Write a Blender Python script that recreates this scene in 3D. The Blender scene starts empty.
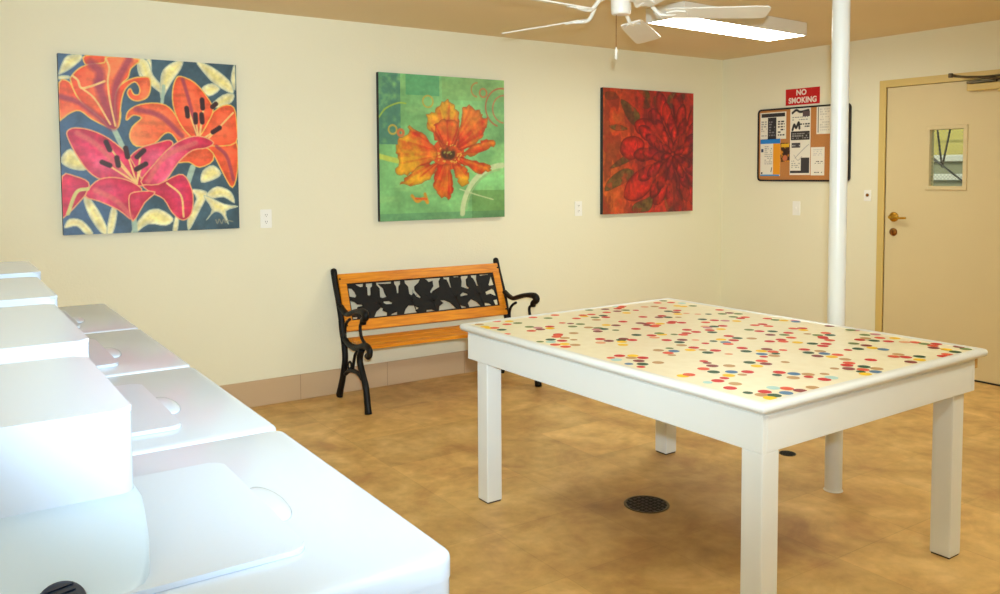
import bpy, bmesh, math, random
import numpy as np
from mathutils import Vector, Matrix
random.seed(4)
C = bpy.context.scene.collection
DOTS=[(1.988, 3.093, 'T', 0.021), (1.976, 3.031, 'Y', 0.021), (1.975, 2.996, 'Y', 0.021), (1.994, 2.983, 'O', 0.021), (1.994, 2.931, 'G', 0.021), (1.959, 2.841, 'O', 0.0155), (2.092, 3.111, 'O', 0.021), (2.128, 3.131, 'P', 0.0155), (2.138, 3.078, 'Y', 0.021), (2.086, 3.022, 'O', 0.021), (2.142, 3.019, 'g', 0.021), (2.285, 3.096, 'O', 0.021), (2.327, 3.038, 'g', 0.021), (2.403, 3.083, 'O', 0.021), (2.301, 2.904, 'O', 0.0155), (2.321, 2.871, 'M', 0.0155), (2.128, 2.914, 'g', 0.021), (2.144, 2.875, 'P', 0.021), (2.13, 2.84, 'M', 0.021), (2.08, 2.836, 'O', 0.021), (2.202, 2.867, 'R', 0.021), (2.177, 2.834, 'Y', 0.021), (2.282, 2.81, 'g', 0.021), (2.121, 2.709, 'R', 0.021), (2.083, 2.673, 'O', 0.021), (2.095, 2.634, 'T', 0.021), (2.029, 2.642, 'G', 0.021), (2.001, 2.606, 'b', 0.021), (2.051, 2.597, 'R', 0.021), (1.982, 2.554, 'O', 0.021), (2.019, 2.542, 'Y', 0.021), (1.99, 2.501, 'O', 0.021), (2.1, 2.585, 'T', 0.0155), (2.04, 2.504, 'T', 0.021), (1.97, 2.634, 'g', 0.0155), (2.189, 2.692, 'T', 0.021), (2.626, 3.099, 'g', 0.021), (2.425, 2.954, 'O', 0.021), (2.491, 2.978, 'Y', 0.021), (2.505, 3.004, 'O', 0.021), (2.55, 2.996, 'O', 0.021), (2.51, 2.924, 'g', 0.021), (2.473, 2.873, 'T', 0.021), (2.573, 2.939, 'G', 0.021), (2.554, 2.9, 'R', 0.021), (2.705, 3.072, 'M', 0.021), (2.647, 2.997, 'O', 0.021), (2.762, 3.045, 'R', 0.021), (2.798, 3.063, 'O', 0.021), (2.711, 2.993, 'M', 0.021), (2.805, 3.105, 'b', 0.021), (2.763, 2.991, 'g', 0.021), (2.831, 3.086, 'O', 0.021), (2.711, 2.93, 'Y', 0.021), (2.8, 2.959, 'R', 0.0155), (2.695, 2.805, 'R', 0.021), (2.346, 2.834, 'g', 0.021), (2.322, 2.752, 'T', 0.021), (2.346, 2.718, 'g', 0.021), (2.35, 2.687, 'G', 0.021), (2.318, 2.697, 'P', 0.021), (2.294, 2.661, 'M', 0.021), (2.422, 2.75, 'Y', 0.021), (2.45, 2.72, 'M', 0.021), (2.372, 2.637, 'g', 0.0155), (2.537, 2.769, 'R', 0.021), (2.461, 2.608, 'R', 0.021), (2.369, 2.51, 'G', 0.021), (2.572, 2.696, 'M', 0.021), (2.581, 2.671, 'M', 0.021), (2.609, 2.67, 'O', 0.021), (2.561, 2.639, 'M', 0.021), (2.592, 2.617, 'O', 0.021), (2.632, 2.635, 'Y', 0.021), (2.564, 2.602, 'O', 0.021), (2.411, 2.467, 'R', 0.021), (2.459, 2.455, 'Y', 0.021), (2.468, 2.48, 'g', 0.021), (2.389, 2.428, 'o', 0.021), (2.389, 2.362, 'R', 0.021), (2.785, 2.773, 'R', 0.021), (2.746, 2.753, 'M', 0.021), (2.951, 2.93, 'R', 0.021), (2.954, 2.987, 'T', 0.021), (3.049, 3.061, 'O', 0.021), (3.122, 3.092, 'g', 0.021), (2.906, 3.008, 'o', 0.021), (2.193, 2.533, 'R', 0.021), (2.196, 2.486, 'M', 0.021), (2.146, 2.478, 'o', 0.021), (2.247, 2.47, 'G', 0.021), (2.271, 2.482, 'M', 0.021), (2.225, 2.442, 'Y', 0.021), (2.188, 2.397, 'Y', 0.021), (2.282, 2.444, 'R', 0.021), (2.106, 2.693, 'O', 0.021), (2.045, 2.262, 'R', 0.021), (2.084, 2.234, 'Y', 0.021), (2.088, 2.188, 'R', 0.021), (2.055, 2.212, 'T', 0.021), (2.042, 2.161, 'M', 0.021), (2.017, 2.117, 'G', 0.021), (1.983, 2.09, 'R', 0.0155), (1.981, 2.147, 'B', 0.0155), (1.995, 2.254, 'O', 0.0155), (1.991, 2.221, 'b', 0.021), (2.077, 2.102, 'T', 0.021), (2.225, 2.246, 'T', 0.021), (2.284, 2.246, 'g', 0.0155), (2.261, 2.202, 'B', 0.021), (2.22, 2.192, 'O', 0.021), (2.204, 2.158, 'T', 0.0155), (2.902, 2.846, 'G', 0.021), (2.955, 2.839, 'R', 0.021), (2.912, 2.805, 'M', 0.021), (2.881, 2.764, 'Y', 0.021), (2.925, 2.753, 'o', 0.0155), (3.056, 2.932, 'Y', 0.021), (3.068, 2.904, 'Y', 0.021), (3.117, 2.887, 'g', 0.021), (3.14, 2.98, 'b', 0.021), (3.11, 3.026, 'O', 0.021), (2.779, 2.729, 'G', 0.021), (2.817, 2.702, 'T', 0.0155), (2.709, 2.634, 'R', 0.021), (2.681, 2.618, 'R', 0.021), (2.725, 2.596, 'R', 0.021), (2.951, 2.706, 'o', 0.0155), (2.991, 2.677, 'G', 0.0155), (3.126, 2.727, 'O', 0.021), (3.048, 2.644, 'g', 0.021), (3.096, 2.642, 'M', 0.021), (3.108, 2.6, 'g', 0.021), (3.024, 2.56, 'g', 0.021), (3.02, 2.516, 'R', 0.021), (3.06, 2.522, 'O', 0.021), (2.862, 2.599, 'G', 0.021), (2.886, 2.551, 'R', 0.021), (2.915, 2.515, 'P', 0.021), (2.949, 2.479, 'Y', 0.021), (2.815, 2.539, 'O', 0.021), (2.736, 2.471, 'o', 0.021), (2.723, 2.446, 'P', 0.021), (2.767, 2.449, 'G', 0.021), (2.807, 2.437, 'R', 0.021), (2.742, 2.391, 'Y', 0.021), (2.687, 2.404, 'R', 0.021), (2.659, 2.366, 'G', 0.021), (2.616, 2.465, 'R', 0.021), (2.559, 2.415, 'R', 0.021), (2.611, 2.41, 'R', 0.021), (2.523, 2.4, 'O', 0.021), (2.499, 2.426, 'g', 0.0155), (2.442, 2.329, 'M', 0.021), (2.398, 2.303, 'G', 0.021), (2.362, 2.259, 'T', 0.021), (2.366, 2.201, 'R', 0.021), (2.481, 2.296, 'o', 0.0155), (2.462, 2.229, 'R', 0.0155), (2.52, 2.239, 'G', 0.0155), (2.57, 2.244, 'Y', 0.021), (2.54, 2.196, 'B', 0.021), (2.524, 2.17, 'O', 0.021), (2.649, 2.272, 'R', 0.021), (2.643, 2.224, 'G', 0.021), (2.597, 2.204, 'R', 0.021), (2.683, 2.186, 'T', 0.021), (2.505, 2.088, 'R', 0.021), (2.825, 2.312, 'g', 0.021), (2.833, 2.266, 'R', 0.021), (2.93, 2.366, 'O', 0.021), (2.976, 2.361, 'R', 0.021), (2.959, 2.317, 'O', 0.021), (2.873, 2.231, 'G', 0.021), (2.805, 2.19, 'M', 0.021), (2.692, 2.107, 'R', 0.021), (3.11, 2.439, 'O', 0.021), (2.323, 2.179, 'Y', 0.021), (2.361, 2.152, 'T', 0.0155), (2.391, 2.118, 'R', 0.021), (2.34, 2.11, 'G', 0.021), (2.382, 2.048, 'o', 0.0155), (2.471, 2.042, 'G', 0.021), (2.52, 2.012, 'Y', 0.021), (2.562, 2.021, 'M', 0.021), (2.478, 1.978, 'B', 0.021), (2.448, 1.946, 'R', 0.0155), (2.49, 1.933, 'T', 0.021), (2.22, 2.023, 'R', 0.0155), (2.209, 1.997, 'M', 0.0155), (2.189, 1.957, 'M', 0.021), (2.236, 1.924, 'T', 0.021), (2.131, 1.945, 'O', 0.021), (2.124, 1.895, 'G', 0.021), (2.172, 1.861, 'B', 0.021), (2.169, 1.814, 'T', 0.0155), (2.215, 1.83, 'R', 0.021), (2.126, 1.834, 'Y', 0.021), (2.086, 1.818, 'R', 0.0155), (2.042, 1.807, 'R', 0.021), (2.056, 1.75, 'T', 0.021), (2.002, 1.725, 'R', 0.021), (2.0, 1.812, 'b', 0.0155), (2.002, 1.917, 'Y', 0.021), (2.03, 1.917, 'O', 0.021), (2.001, 1.657, 'G', 0.0155), (2.332, 1.916, 'G', 0.021), (2.385, 1.906, 'O', 0.021), (2.361, 1.869, 'M', 0.021), (2.309, 1.866, 'Y', 0.021), (2.257, 1.746, 'G', 0.0155), (2.051, 1.635, 'R', 0.021), (2.014, 1.617, 'T', 0.021), (2.039, 1.591, 'G', 0.021), (2.005, 1.58, 'Y', 0.021), (2.11, 1.649, 'b', 0.021), (3.109, 2.395, 'g', 0.021), (3.126, 2.364, 'Y', 0.021), (3.167, 2.334, 'P', 0.021), (3.144, 2.314, 'B', 0.021), (2.898, 2.172, 'R', 0.021), (2.848, 2.155, 'g', 0.021), (2.821, 2.103, 'O', 0.021), (2.754, 2.101, 'R', 0.021), (2.731, 2.074, 'O', 0.021), (2.76, 2.03, 'Y', 0.021), (2.996, 2.22, 'O', 0.021), (3.031, 2.201, 'R', 0.021), (2.999, 2.174, 'Y', 0.021), (2.941, 2.113, 'T', 0.0155), (3.017, 2.08, 'O', 0.021), (2.993, 2.044, 'G', 0.021), (2.95, 2.072, 'g', 0.021), (2.933, 2.038, 'R', 0.021), (2.916, 2.023, 'R', 0.021), (2.898, 1.983, 'O', 0.021), (2.787, 1.983, 'G', 0.021), (2.826, 1.95, 'R', 0.021), (2.78, 1.933, 'R', 0.021), (2.669, 1.935, 'R', 0.021), (2.634, 1.893, 'G', 0.021), (2.689, 1.882, 'T', 0.021), (2.665, 1.848, 'B', 0.021), (2.61, 1.839, 'M', 0.021), (2.686, 1.809, 'O', 0.021), (2.641, 1.802, 'Y', 0.021), (2.641, 1.75, 'T', 0.021), (2.601, 1.709, 'O', 0.021), (2.705, 1.692, 'R', 0.021), (2.791, 1.835, 'R', 0.0155), (2.84, 1.825, 'G', 0.021), (2.919, 1.841, 'M', 0.021), (2.897, 1.803, 'Y', 0.021), (2.904, 1.764, 'B', 0.021), (2.915, 1.891, 'g', 0.021), (3.0, 1.919, 'R', 0.021), (3.045, 1.922, 'T', 0.021), (3.028, 1.875, 'G', 0.021), (3.106, 1.963, 'g', 0.021), (3.152, 1.945, 'P', 0.021), (3.097, 1.893, 'O', 0.021), (3.168, 2.164, 'M', 0.021), (3.168, 2.046, 'P', 0.021), (3.159, 2.059, 'g', 0.021), (2.543, 1.978, 'O', 0.021), (2.525, 1.953, 'G', 0.0155), (2.596, 1.974, 'O', 0.0155), (2.435, 1.846, 'T', 0.0155), (2.293, 1.764, 'R', 0.021), (2.314, 1.723, 'B', 0.021), (2.267, 1.692, 'T', 0.021), (2.344, 1.691, 'T', 0.021), (2.317, 1.67, 'R', 0.0155), (2.392, 1.663, 'T', 0.0155), (2.328, 1.62, 'R', 0.021), (2.367, 1.621, 'b', 0.021), (2.486, 1.689, 'T', 0.0155), (2.136, 1.619, 'O', 0.021), (2.09, 1.588, 'B', 0.021), (2.147, 1.58, 'M', 0.021), (2.209, 1.58, 'T', 0.021), (2.563, 1.693, 'R', 0.021), (2.522, 1.66, 'M', 0.021), (2.591, 1.647, 'G', 0.021), (2.548, 1.624, 'O', 0.021), (2.516, 1.612, 'G', 0.0155), (2.498, 1.584, 'Y', 0.021), (2.554, 1.582, 'B', 0.021), (2.598, 1.605, 'T', 0.021), (3.059, 1.835, 'R', 0.021), (3.137, 1.854, 'Y', 0.021), (3.094, 1.79, 'o', 0.021), (3.123, 1.763, 'O', 0.021), (3.123, 1.728, 'g', 0.021), (3.159, 1.701, 'R', 0.021), (3.116, 1.691, 'O', 0.021), (3.08, 1.669, 'M', 0.021), (3.088, 1.627, 'Y', 0.021), (3.073, 1.586, 'G', 0.021), (3.007, 1.581, 'O', 0.021), (2.965, 1.574, 'R', 0.021), (3.174, 1.623, 'M', 0.021), (3.155, 1.589, 'g', 0.021), (2.866, 1.684, 'T', 0.021), (2.819, 1.674, 'O', 0.021), (2.844, 1.644, 'R', 0.021), (2.893, 1.621, 'G', 0.021), (2.843, 1.593, 'Y', 0.021), (2.786, 1.593, 'M', 0.021)]
BENCH={'post': [(5.084, 0.801), (5.055, 0.727), (5.01, 0.635), (4.966, 0.533), (4.938, 0.44), (4.915, 0.358), (4.92, 0.363), (4.906, 0.269), (4.927, 0.2), (4.955, 0.13), (4.993, 0.057), (5.019, 0.006)], 'arm': [(4.972, 0.591), (4.92, 0.569), (4.857, 0.556), (4.793, 0.572), (4.718, 0.592), (4.646, 0.604), (4.592, 0.605), (4.564, 0.593), (4.569, 0.575), (4.598, 0.558), (4.608, 0.531)], 'armsup': [(4.608, 0.542), (4.646, 0.521), (4.647, 0.485), (4.63, 0.447), (4.588, 0.423), (4.547, 0.409)], 'armback': [(4.817, 0.53), (4.858, 0.511), (4.89, 0.48), (4.902, 0.435), (4.888, 0.389), (4.838, 0.36), (4.738, 0.367), (4.653, 0.388)], 'rail': [(4.967, 0.5), (4.954, 0.438), (4.935, 0.398), (4.888, 0.387), (4.833, 0.369), (4.751, 0.365), (4.665, 0.38), (4.593, 0.402), (4.542, 0.405), (4.513, 0.392), (4.507, 0.371), (4.526, 0.349), (4.549, 0.353)], 'fleg': [(4.627, 0.378), (4.657, 0.334), (4.661, 0.297), (4.641, 0.255), (4.609, 0.21), (4.578, 0.165), (4.561, 0.107), (4.553, 0.058), (4.541, -0.0)], 'arch': [(4.902, 0.171), (4.857, 0.197), (4.806, 0.213), (4.731, 0.219), (4.671, 0.213), (4.628, 0.196)], 'strut': [(4.695, 0.358), (4.735, 0.326), (4.756, 0.285), (4.772, 0.246), (4.778, 0.216)], 'ring': [(4.827, 0.264), (4.858, 0.245), (4.859, 0.222), (4.834, 0.213), (4.808, 0.225), (4.8, 0.251), (4.827, 0.264)]}
HOLES=[[(0.008, 0.873), (0.032, 0.856), (0.046, 0.758), (0.053, 0.647), (0.042, 0.596), (0.006, 0.633)], [(0.053, 0.974), (0.107, 0.967), (0.102, 0.874), (0.084, 0.861), (0.062, 0.918)], [(0.121, 0.969), (0.165, 0.971), (0.16, 0.862), (0.149, 0.834), (0.143, 0.632), (0.129, 0.606), (0.12, 0.64), (0.125, 0.842), (0.118, 0.869)], [(0.185, 0.974), (0.288, 0.974), (0.282, 0.893), (0.246, 0.898), (0.203, 0.911), (0.228, 0.793), (0.232, 0.665), (0.241, 0.545), (0.205, 0.517), (0.196, 0.561), (0.202, 0.785), (0.186, 0.885)], [(0.301, 0.983), (0.348, 0.979), (0.342, 0.861), (0.331, 0.823), (0.321, 0.613), (0.308, 0.617), (0.309, 0.814), (0.3, 0.881)], [(0.37, 0.981), (0.48, 0.987), (0.463, 0.863), (0.433, 0.775), (0.431, 0.663), (0.463, 0.468), (0.454, 0.429), (0.431, 0.479), (0.419, 0.58), (0.4, 0.522), (0.387, 0.571), (0.388, 0.773), (0.371, 0.875)], [(0.215, 0.441), (0.252, 0.44), (0.272, 0.377), (0.263, 0.339), (0.228, 0.343), (0.211, 0.389)], [(0.003, 0.541), (0.035, 0.499), (0.05, 0.426), (0.078, 0.407), (0.083, 0.359), (0.048, 0.341), (0.043, 0.282), (0.006, 0.25), (0.004, 0.418)], [(0.006, 0.097), (0.04, 0.093), (0.035, 0.025), (0.007, 0.021)], [(0.139, 0.029), (0.158, 0.176), (0.193, 0.281), (0.207, 0.251), (0.201, 0.197), (0.228, 0.134), (0.223, 0.033), (0.139, 0.011)], [(0.244, 0.025), (0.255, 0.083), (0.293, 0.131), (0.289, 0.038)], [(0.33, 0.041), (0.345, 0.167), (0.37, 0.268), (0.407, 0.255), (0.44, 0.17), (0.413, 0.11), (0.427, 0.041), (0.333, 0.031)], [(0.501, 0.978), (0.622, 0.981), (0.604, 0.865), (0.602, 0.701), (0.552, 0.603), (0.534, 0.528), (0.526, 0.579), (0.557, 0.732), (0.558, 0.879), (0.531, 0.854), (0.518, 0.924)], [(0.634, 0.971), (0.684, 0.973), (0.679, 0.875), (0.682, 0.659), (0.671, 0.639), (0.663, 0.78), (0.656, 0.882), (0.637, 0.904)], [(0.698, 0.969), (0.75, 0.974), (0.744, 0.922), (0.729, 0.933), (0.716, 0.924)], [(0.766, 0.966), (0.817, 0.974), (0.811, 0.902), (0.797, 0.856), (0.793, 0.673), (0.807, 0.602), (0.793, 0.566), (0.749, 0.647), (0.759, 0.801), (0.758, 0.918)], [(0.833, 0.97), (0.879, 0.97), (0.871, 0.834), (0.875, 0.63), (0.86, 0.635), (0.851, 0.789), (0.844, 0.858), (0.833, 0.896)], [(0.891, 0.963), (0.966, 0.976), (0.964, 0.932), (0.922, 0.93), (0.901, 0.909)], [(0.952, 0.673), (0.981, 0.92), (0.987, 0.713), (0.989, 0.617), (0.953, 0.605), (0.946, 0.641)], [(0.913, 0.44), (0.97, 0.522), (0.984, 0.47), (0.99, 0.279), (0.969, 0.32), (0.947, 0.371), (0.917, 0.348)], [(0.959, 0.182), (0.993, 0.204), (0.996, 0.028), (0.968, 0.019)], [(0.732, 0.428), (0.758, 0.501), (0.788, 0.442), (0.79, 0.391), (0.762, 0.391), (0.731, 0.369)], [(0.58, 0.334), (0.618, 0.32), (0.653, 0.242), (0.692, 0.049), (0.564, 0.033), (0.573, 0.158), (0.603, 0.238)], [(0.712, 0.156), (0.738, 0.113), (0.76, 0.073), (0.761, 0.039), (0.723, 0.037)], [(0.772, 0.167), (0.805, 0.287), (0.841, 0.191), (0.867, 0.049), (0.779, 0.043)], [(0.892, 0.14), (0.927, 0.11), (0.948, 0.036), (0.891, 0.04)], [(0.483, 0.096), (0.521, 0.098), (0.546, 0.04), (0.478, 0.018)]]
LILY=[('p', 'cream', [(0.004, 0.892), (0.023, 0.947), (0.041, 0.98), (0.075, 0.998), (0.122, 0.999), (0.116, 0.969), (0.065, 0.921), (0.014, 0.889)]), ('p', 'cream', [(0.004, 0.876), (0.052, 0.879), (0.054, 0.865), (0.003, 0.858)]), ('p', 'cream', [(0.42, 0.971), (0.457, 0.987), (0.495, 1.004), (0.493, 0.888), (0.456, 0.896), (0.429, 0.904)]), ('p', 'cream', [(0.419, 1.004), (0.477, 0.987), (0.506, 0.908), (0.564, 0.839), (0.554, 0.808), (0.486, 0.856), (0.438, 0.914)]), ('p', 'cream', [(0.544, 0.828), (0.555, 0.921), (0.596, 0.974), (0.676, 1.01), (0.666, 0.958), (0.608, 0.872), (0.553, 0.777)]), ('p', 'cream', [(0.758, 1.005), (0.851, 0.979), (0.957, 0.9), (0.977, 0.826), (0.871, 0.875), (0.809, 0.935)]), ('p', 'cream', [(0.992, 1.002), (0.967, 0.911), (0.991, 0.848)]), ('p', 'cream', [(0.788, 0.849), (0.85, 0.88), (0.897, 0.848), (0.829, 0.803)]), ('p', 'cream', [(0.839, 0.746), (0.913, 0.813), (0.982, 0.822), (0.966, 0.772), (0.891, 0.738)]), ('p', 'cream', [(0.004, 0.433), (0.049, 0.477), (0.103, 0.424), (0.129, 0.365), (0.066, 0.365), (0.009, 0.394)]), ('p', 'cream', [(0.109, 0.207), (0.145, 0.196), (0.199, 0.105), (0.235, 0.004), (0.198, 0.005), (0.135, 0.107)]), ('p', 'cream', [(0.226, 0.004), (0.246, 0.114), (0.265, 0.154), (0.284, 0.113), (0.258, 0.003)]), ('p', 'cream', [(0.007, 0.051), (0.034, 0.09), (0.098, 0.078), (0.152, 0.007), (0.115, 0.002), (0.07, 0.049), (0.016, 0.041)]), ('p', 'cream', [(0.358, -0.0), (0.437, 0.11), (0.516, 0.132), (0.599, 0.074), (0.555, 0.034), (0.456, 0.047), (0.378, -0.007)]), ('p', 'cream', [(0.594, -0.009), (0.611, 0.084), (0.632, 0.084), (0.618, -0.01)]), ('p', 'cream', [(0.771, 0.287), (0.782, 0.355), (0.845, 0.387), (0.892, 0.338), (0.845, 0.302)]), ('p', 'cream', [(0.709, 0.24), (0.771, 0.239), (0.806, 0.213), (0.759, 0.123), (0.696, 0.009), (0.682, 0.02), (0.687, 0.082), (0.739, 0.187)]), ('p', 'cream', [(0.802, 0.213), (0.865, 0.259), (0.95, 0.226), (0.971, 0.157), (0.907, 0.195), (0.833, 0.189)]), ('p', 'cream', [(0.785, 0.207), (0.907, 0.152), (0.993, 0.135), (0.917, 0.109), (0.931, 0.029), (0.889, 0.094), (0.843, 0.104), (0.796, 0.058), (0.832, 0.121)]), ('l', 'stem', [(0.721, 0.376), (0.683, 0.267)], 0.035), ('l', 'stem', [(0.28, 0.596), (0.323, 0.497)], 0.03), ('l', 'stem', [(0.564, 0.849), (0.553, 0.756)], 0.02), ('l', 'stem', [(0.375, 0.091), (0.381, -0.007)], 0.03), ('p', 'orange', [(0.14, 0.996), (0.263, 0.999), (0.258, 0.961), (0.169, 0.948), (0.139, 0.952)]), ('p', 'orange', [(0.003, 0.839), (0.056, 0.845), (0.089, 0.774), (0.131, 0.729), (0.192, 0.684), (0.262, 0.601), (0.165, 0.645), (0.105, 0.69), (0.053, 0.675), (0.01, 0.641), (0.0, 0.65)]), ('p', 'orange', [(0.263, 0.999), (0.43, 0.995), (0.383, 0.94), (0.365, 0.886), (0.319, 0.841), (0.295, 0.773), (0.321, 0.688), (0.302, 0.602), (0.257, 0.6), (0.218, 0.647), (0.166, 0.692), (0.114, 0.737), (0.081, 0.792), (0.064, 0.847), (0.065, 0.875), (0.108, 0.924), (0.165, 0.951), (0.24, 0.964)]), ('p', 'orange', [(0.346, 0.861), (0.401, 0.888), (0.456, 0.896), (0.486, 0.888), (0.489, 0.83), (0.469, 0.78), (0.418, 0.757), (0.379, 0.767), (0.36, 0.8), (0.377, 0.826), (0.395, 0.794), (0.423, 0.796), (0.428, 0.832), (0.401, 0.866), (0.35, 0.823), (0.327, 0.755), (0.315, 0.669), (0.307, 0.611), (0.293, 0.62), (0.291, 0.754), (0.309, 0.821)]), ('l', 'plum', [(0.174, 0.951), (0.213, 0.911), (0.212, 0.85)], 0.05), ('l', 'plum', [(0.203, 0.845), (0.233, 0.751), (0.275, 0.61)], 0.05), ('l', 'plum', [(0.375, 0.992), (0.31, 0.869), (0.289, 0.782), (0.285, 0.649)], 0.04), ('l', 'plum', [(0.004, 0.765), (0.088, 0.741), (0.183, 0.674), (0.253, 0.61)], 0.03), ('l', 'edge', [(0.073, 0.88), (0.099, 0.858), (0.115, 0.817), (0.168, 0.829), (0.239, 0.86)], 0.012), ('l', 'edge', [(0.115, 0.817), (0.184, 0.759), (0.262, 0.62)], 0.01), ('l', 'edge', [(0.249, 0.989), (0.266, 0.933), (0.256, 0.861), (0.264, 0.753), (0.289, 0.611)], 0.01), ('p', 'orange', [(0.629, 0.407), (0.722, 0.481), (0.826, 0.503), (0.846, 0.419), (0.762, 0.376), (0.7, 0.407)]), ('p', 'orange', [(0.805, 0.503), (0.91, 0.526), (0.992, 0.538), (0.995, 0.355), (0.961, 0.252), (0.908, 0.334), (0.846, 0.461)]), ('p', 'orange', [(0.743, 0.554), (0.827, 0.683), (0.913, 0.749), (0.981, 0.741), (0.997, 0.634), (0.988, 0.527), (0.868, 0.504), (0.784, 0.519)]), ('p', 'orange', [(0.348, 0.654), (0.364, 0.699), (0.426, 0.737), (0.523, 0.749), (0.593, 0.727), (0.652, 0.646), (0.722, 0.544), (0.661, 0.501), (0.605, 0.572), (0.561, 0.572), (0.501, 0.515), (0.403, 0.497), (0.366, 0.547), (0.382, 0.608), (0.434, 0.66), (0.39, 0.675), (0.357, 0.648)]), ('p', 'orange', [(0.635, 0.894), (0.665, 0.912), (0.747, 0.879), (0.818, 0.798), (0.853, 0.726), (0.823, 0.651), (0.753, 0.548), (0.692, 0.581), (0.642, 0.656), (0.615, 0.748), (0.616, 0.831)]), ('l', 'plum', [(0.675, 0.896), (0.714, 0.752), (0.754, 0.565)], 0.02), ('l', 'plum', [(0.406, 0.71), (0.542, 0.674), (0.661, 0.563)], 0.03), ('l', 'edge', [(0.976, 0.709), (0.869, 0.599), (0.788, 0.519)], 0.01), ('l', 'plum', [(0.868, 0.504), (0.931, 0.44), (0.968, 0.301)], 0.02), ('l', 'edge', [(0.764, 0.534), (0.708, 0.7)], 0.01), ('l', 'edge', [(0.764, 0.534), (0.744, 0.665)], 0.01), ('l', 'edge', [(0.764, 0.534), (0.797, 0.745)], 0.01), ('l', 'edge', [(0.764, 0.534), (0.781, 0.667)], 0.01), ('l', 'edge', [(0.764, 0.534), (0.869, 0.599)], 0.01), ('p', 'pink', [(0.344, 0.395), (0.413, 0.481), (0.521, 0.519), (0.591, 0.535), (0.604, 0.5), (0.52, 0.417), (0.43, 0.314)]), ('p', 'pink', [(0.036, 0.574), (0.078, 0.595), (0.16, 0.583), (0.252, 0.539), (0.345, 0.456), (0.402, 0.355), (0.429, 0.269), (0.324, 0.29), (0.211, 0.305), (0.138, 0.355), (0.076, 0.453), (0.041, 0.531)]), ('p', 'pink', [(0.002, 0.326), (0.074, 0.325), (0.137, 0.292), (0.127, 0.236), (0.081, 0.177), (0.011, 0.106), (-0.006, 0.12)]), ('p', 'pink', [(0.42, 0.294), (0.5, 0.396), (0.6, 0.5), (0.702, 0.554), (0.785, 0.559), (0.851, 0.525), (0.805, 0.492), (0.722, 0.477), (0.639, 0.407), (0.558, 0.297), (0.478, 0.263)]), ('p', 'pink', [(0.43, 0.273), (0.518, 0.277), (0.639, 0.334), (0.689, 0.303), (0.719, 0.208), (0.707, 0.103), (0.656, 0.062), (0.596, 0.106), (0.547, 0.19), (0.478, 0.228)]), ('p', 'pink', [(0.118, 0.216), (0.174, 0.295), (0.249, 0.319), (0.343, 0.304), (0.423, 0.253), (0.4, 0.212), (0.361, 0.203), (0.369, 0.077), (0.293, 0.133), (0.191, 0.185)]), ('p', 'pink', [(0.351, 0.193), (0.381, 0.233), (0.498, 0.232), (0.438, 0.171), (0.369, 0.066)]), ('l', 'rose', [(0.087, 0.567), (0.195, 0.494), (0.343, 0.325)], 0.03), ('l', 'rose', [(0.173, 0.246), (0.285, 0.184), (0.36, 0.091)], 0.03), ('l', 'rose', [(0.459, 0.294), (0.559, 0.437), (0.743, 0.523)], 0.03), ('l', 'edge', [(0.568, 0.283), (0.647, 0.209), (0.66, 0.083)], 0.012), ('l', 'cream', [(0.026, 0.12), (0.073, 0.237), (0.133, 0.256)], 0.02), ('l', 'edge', [(0.397, 0.284), (0.251, 0.495)], 0.01), ('l', 'edge', [(0.397, 0.284), (0.235, 0.395)], 0.01), ('l', 'edge', [(0.397, 0.284), (0.297, 0.405)], 0.01), ('l', 'edge', [(0.397, 0.284), (0.349, 0.456)], 0.01), ('l', 'edge', [(0.397, 0.284), (0.422, 0.447)], 0.01), ('l', 'edge', [(0.397, 0.284), (0.425, 0.379)], 0.01), ('l', 'anther', [(0.694, 0.726), (0.699, 0.679)], 0.028), ('l', 'anther', [(0.787, 0.78), (0.79, 0.73)], 0.028), ('l', 'anther', [(0.745, 0.691), (0.746, 0.645)], 0.028), ('l', 'anther', [(0.782, 0.692), (0.785, 0.646)], 0.028), ('l', 'anther', [(0.849, 0.74), (0.87, 0.758)], 0.028), ('l', 'anther', [(0.848, 0.588), (0.89, 0.615)], 0.028), ('l', 'anther', [(0.237, 0.519), (0.255, 0.475)], 0.028), ('l', 'anther', [(0.213, 0.405), (0.253, 0.387)], 0.028), ('l', 'anther', [(0.292, 0.431), (0.299, 0.387)], 0.028), ('l', 'anther', [(0.342, 0.486), (0.351, 0.436)], 0.028), ('l', 'anther', [(0.403, 0.436), (0.442, 0.473)], 0.028), ('l', 'anther', [(0.398, 0.365), (0.451, 0.396)], 0.028), ('l', 'sig', [(0.853, 0.057), (0.863, 0.035), (0.874, 0.06), (0.889, 0.034), (0.902, 0.06), (0.914, 0.038), (0.927, 0.05), (0.959, 0.043)], 0.006)]
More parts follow.
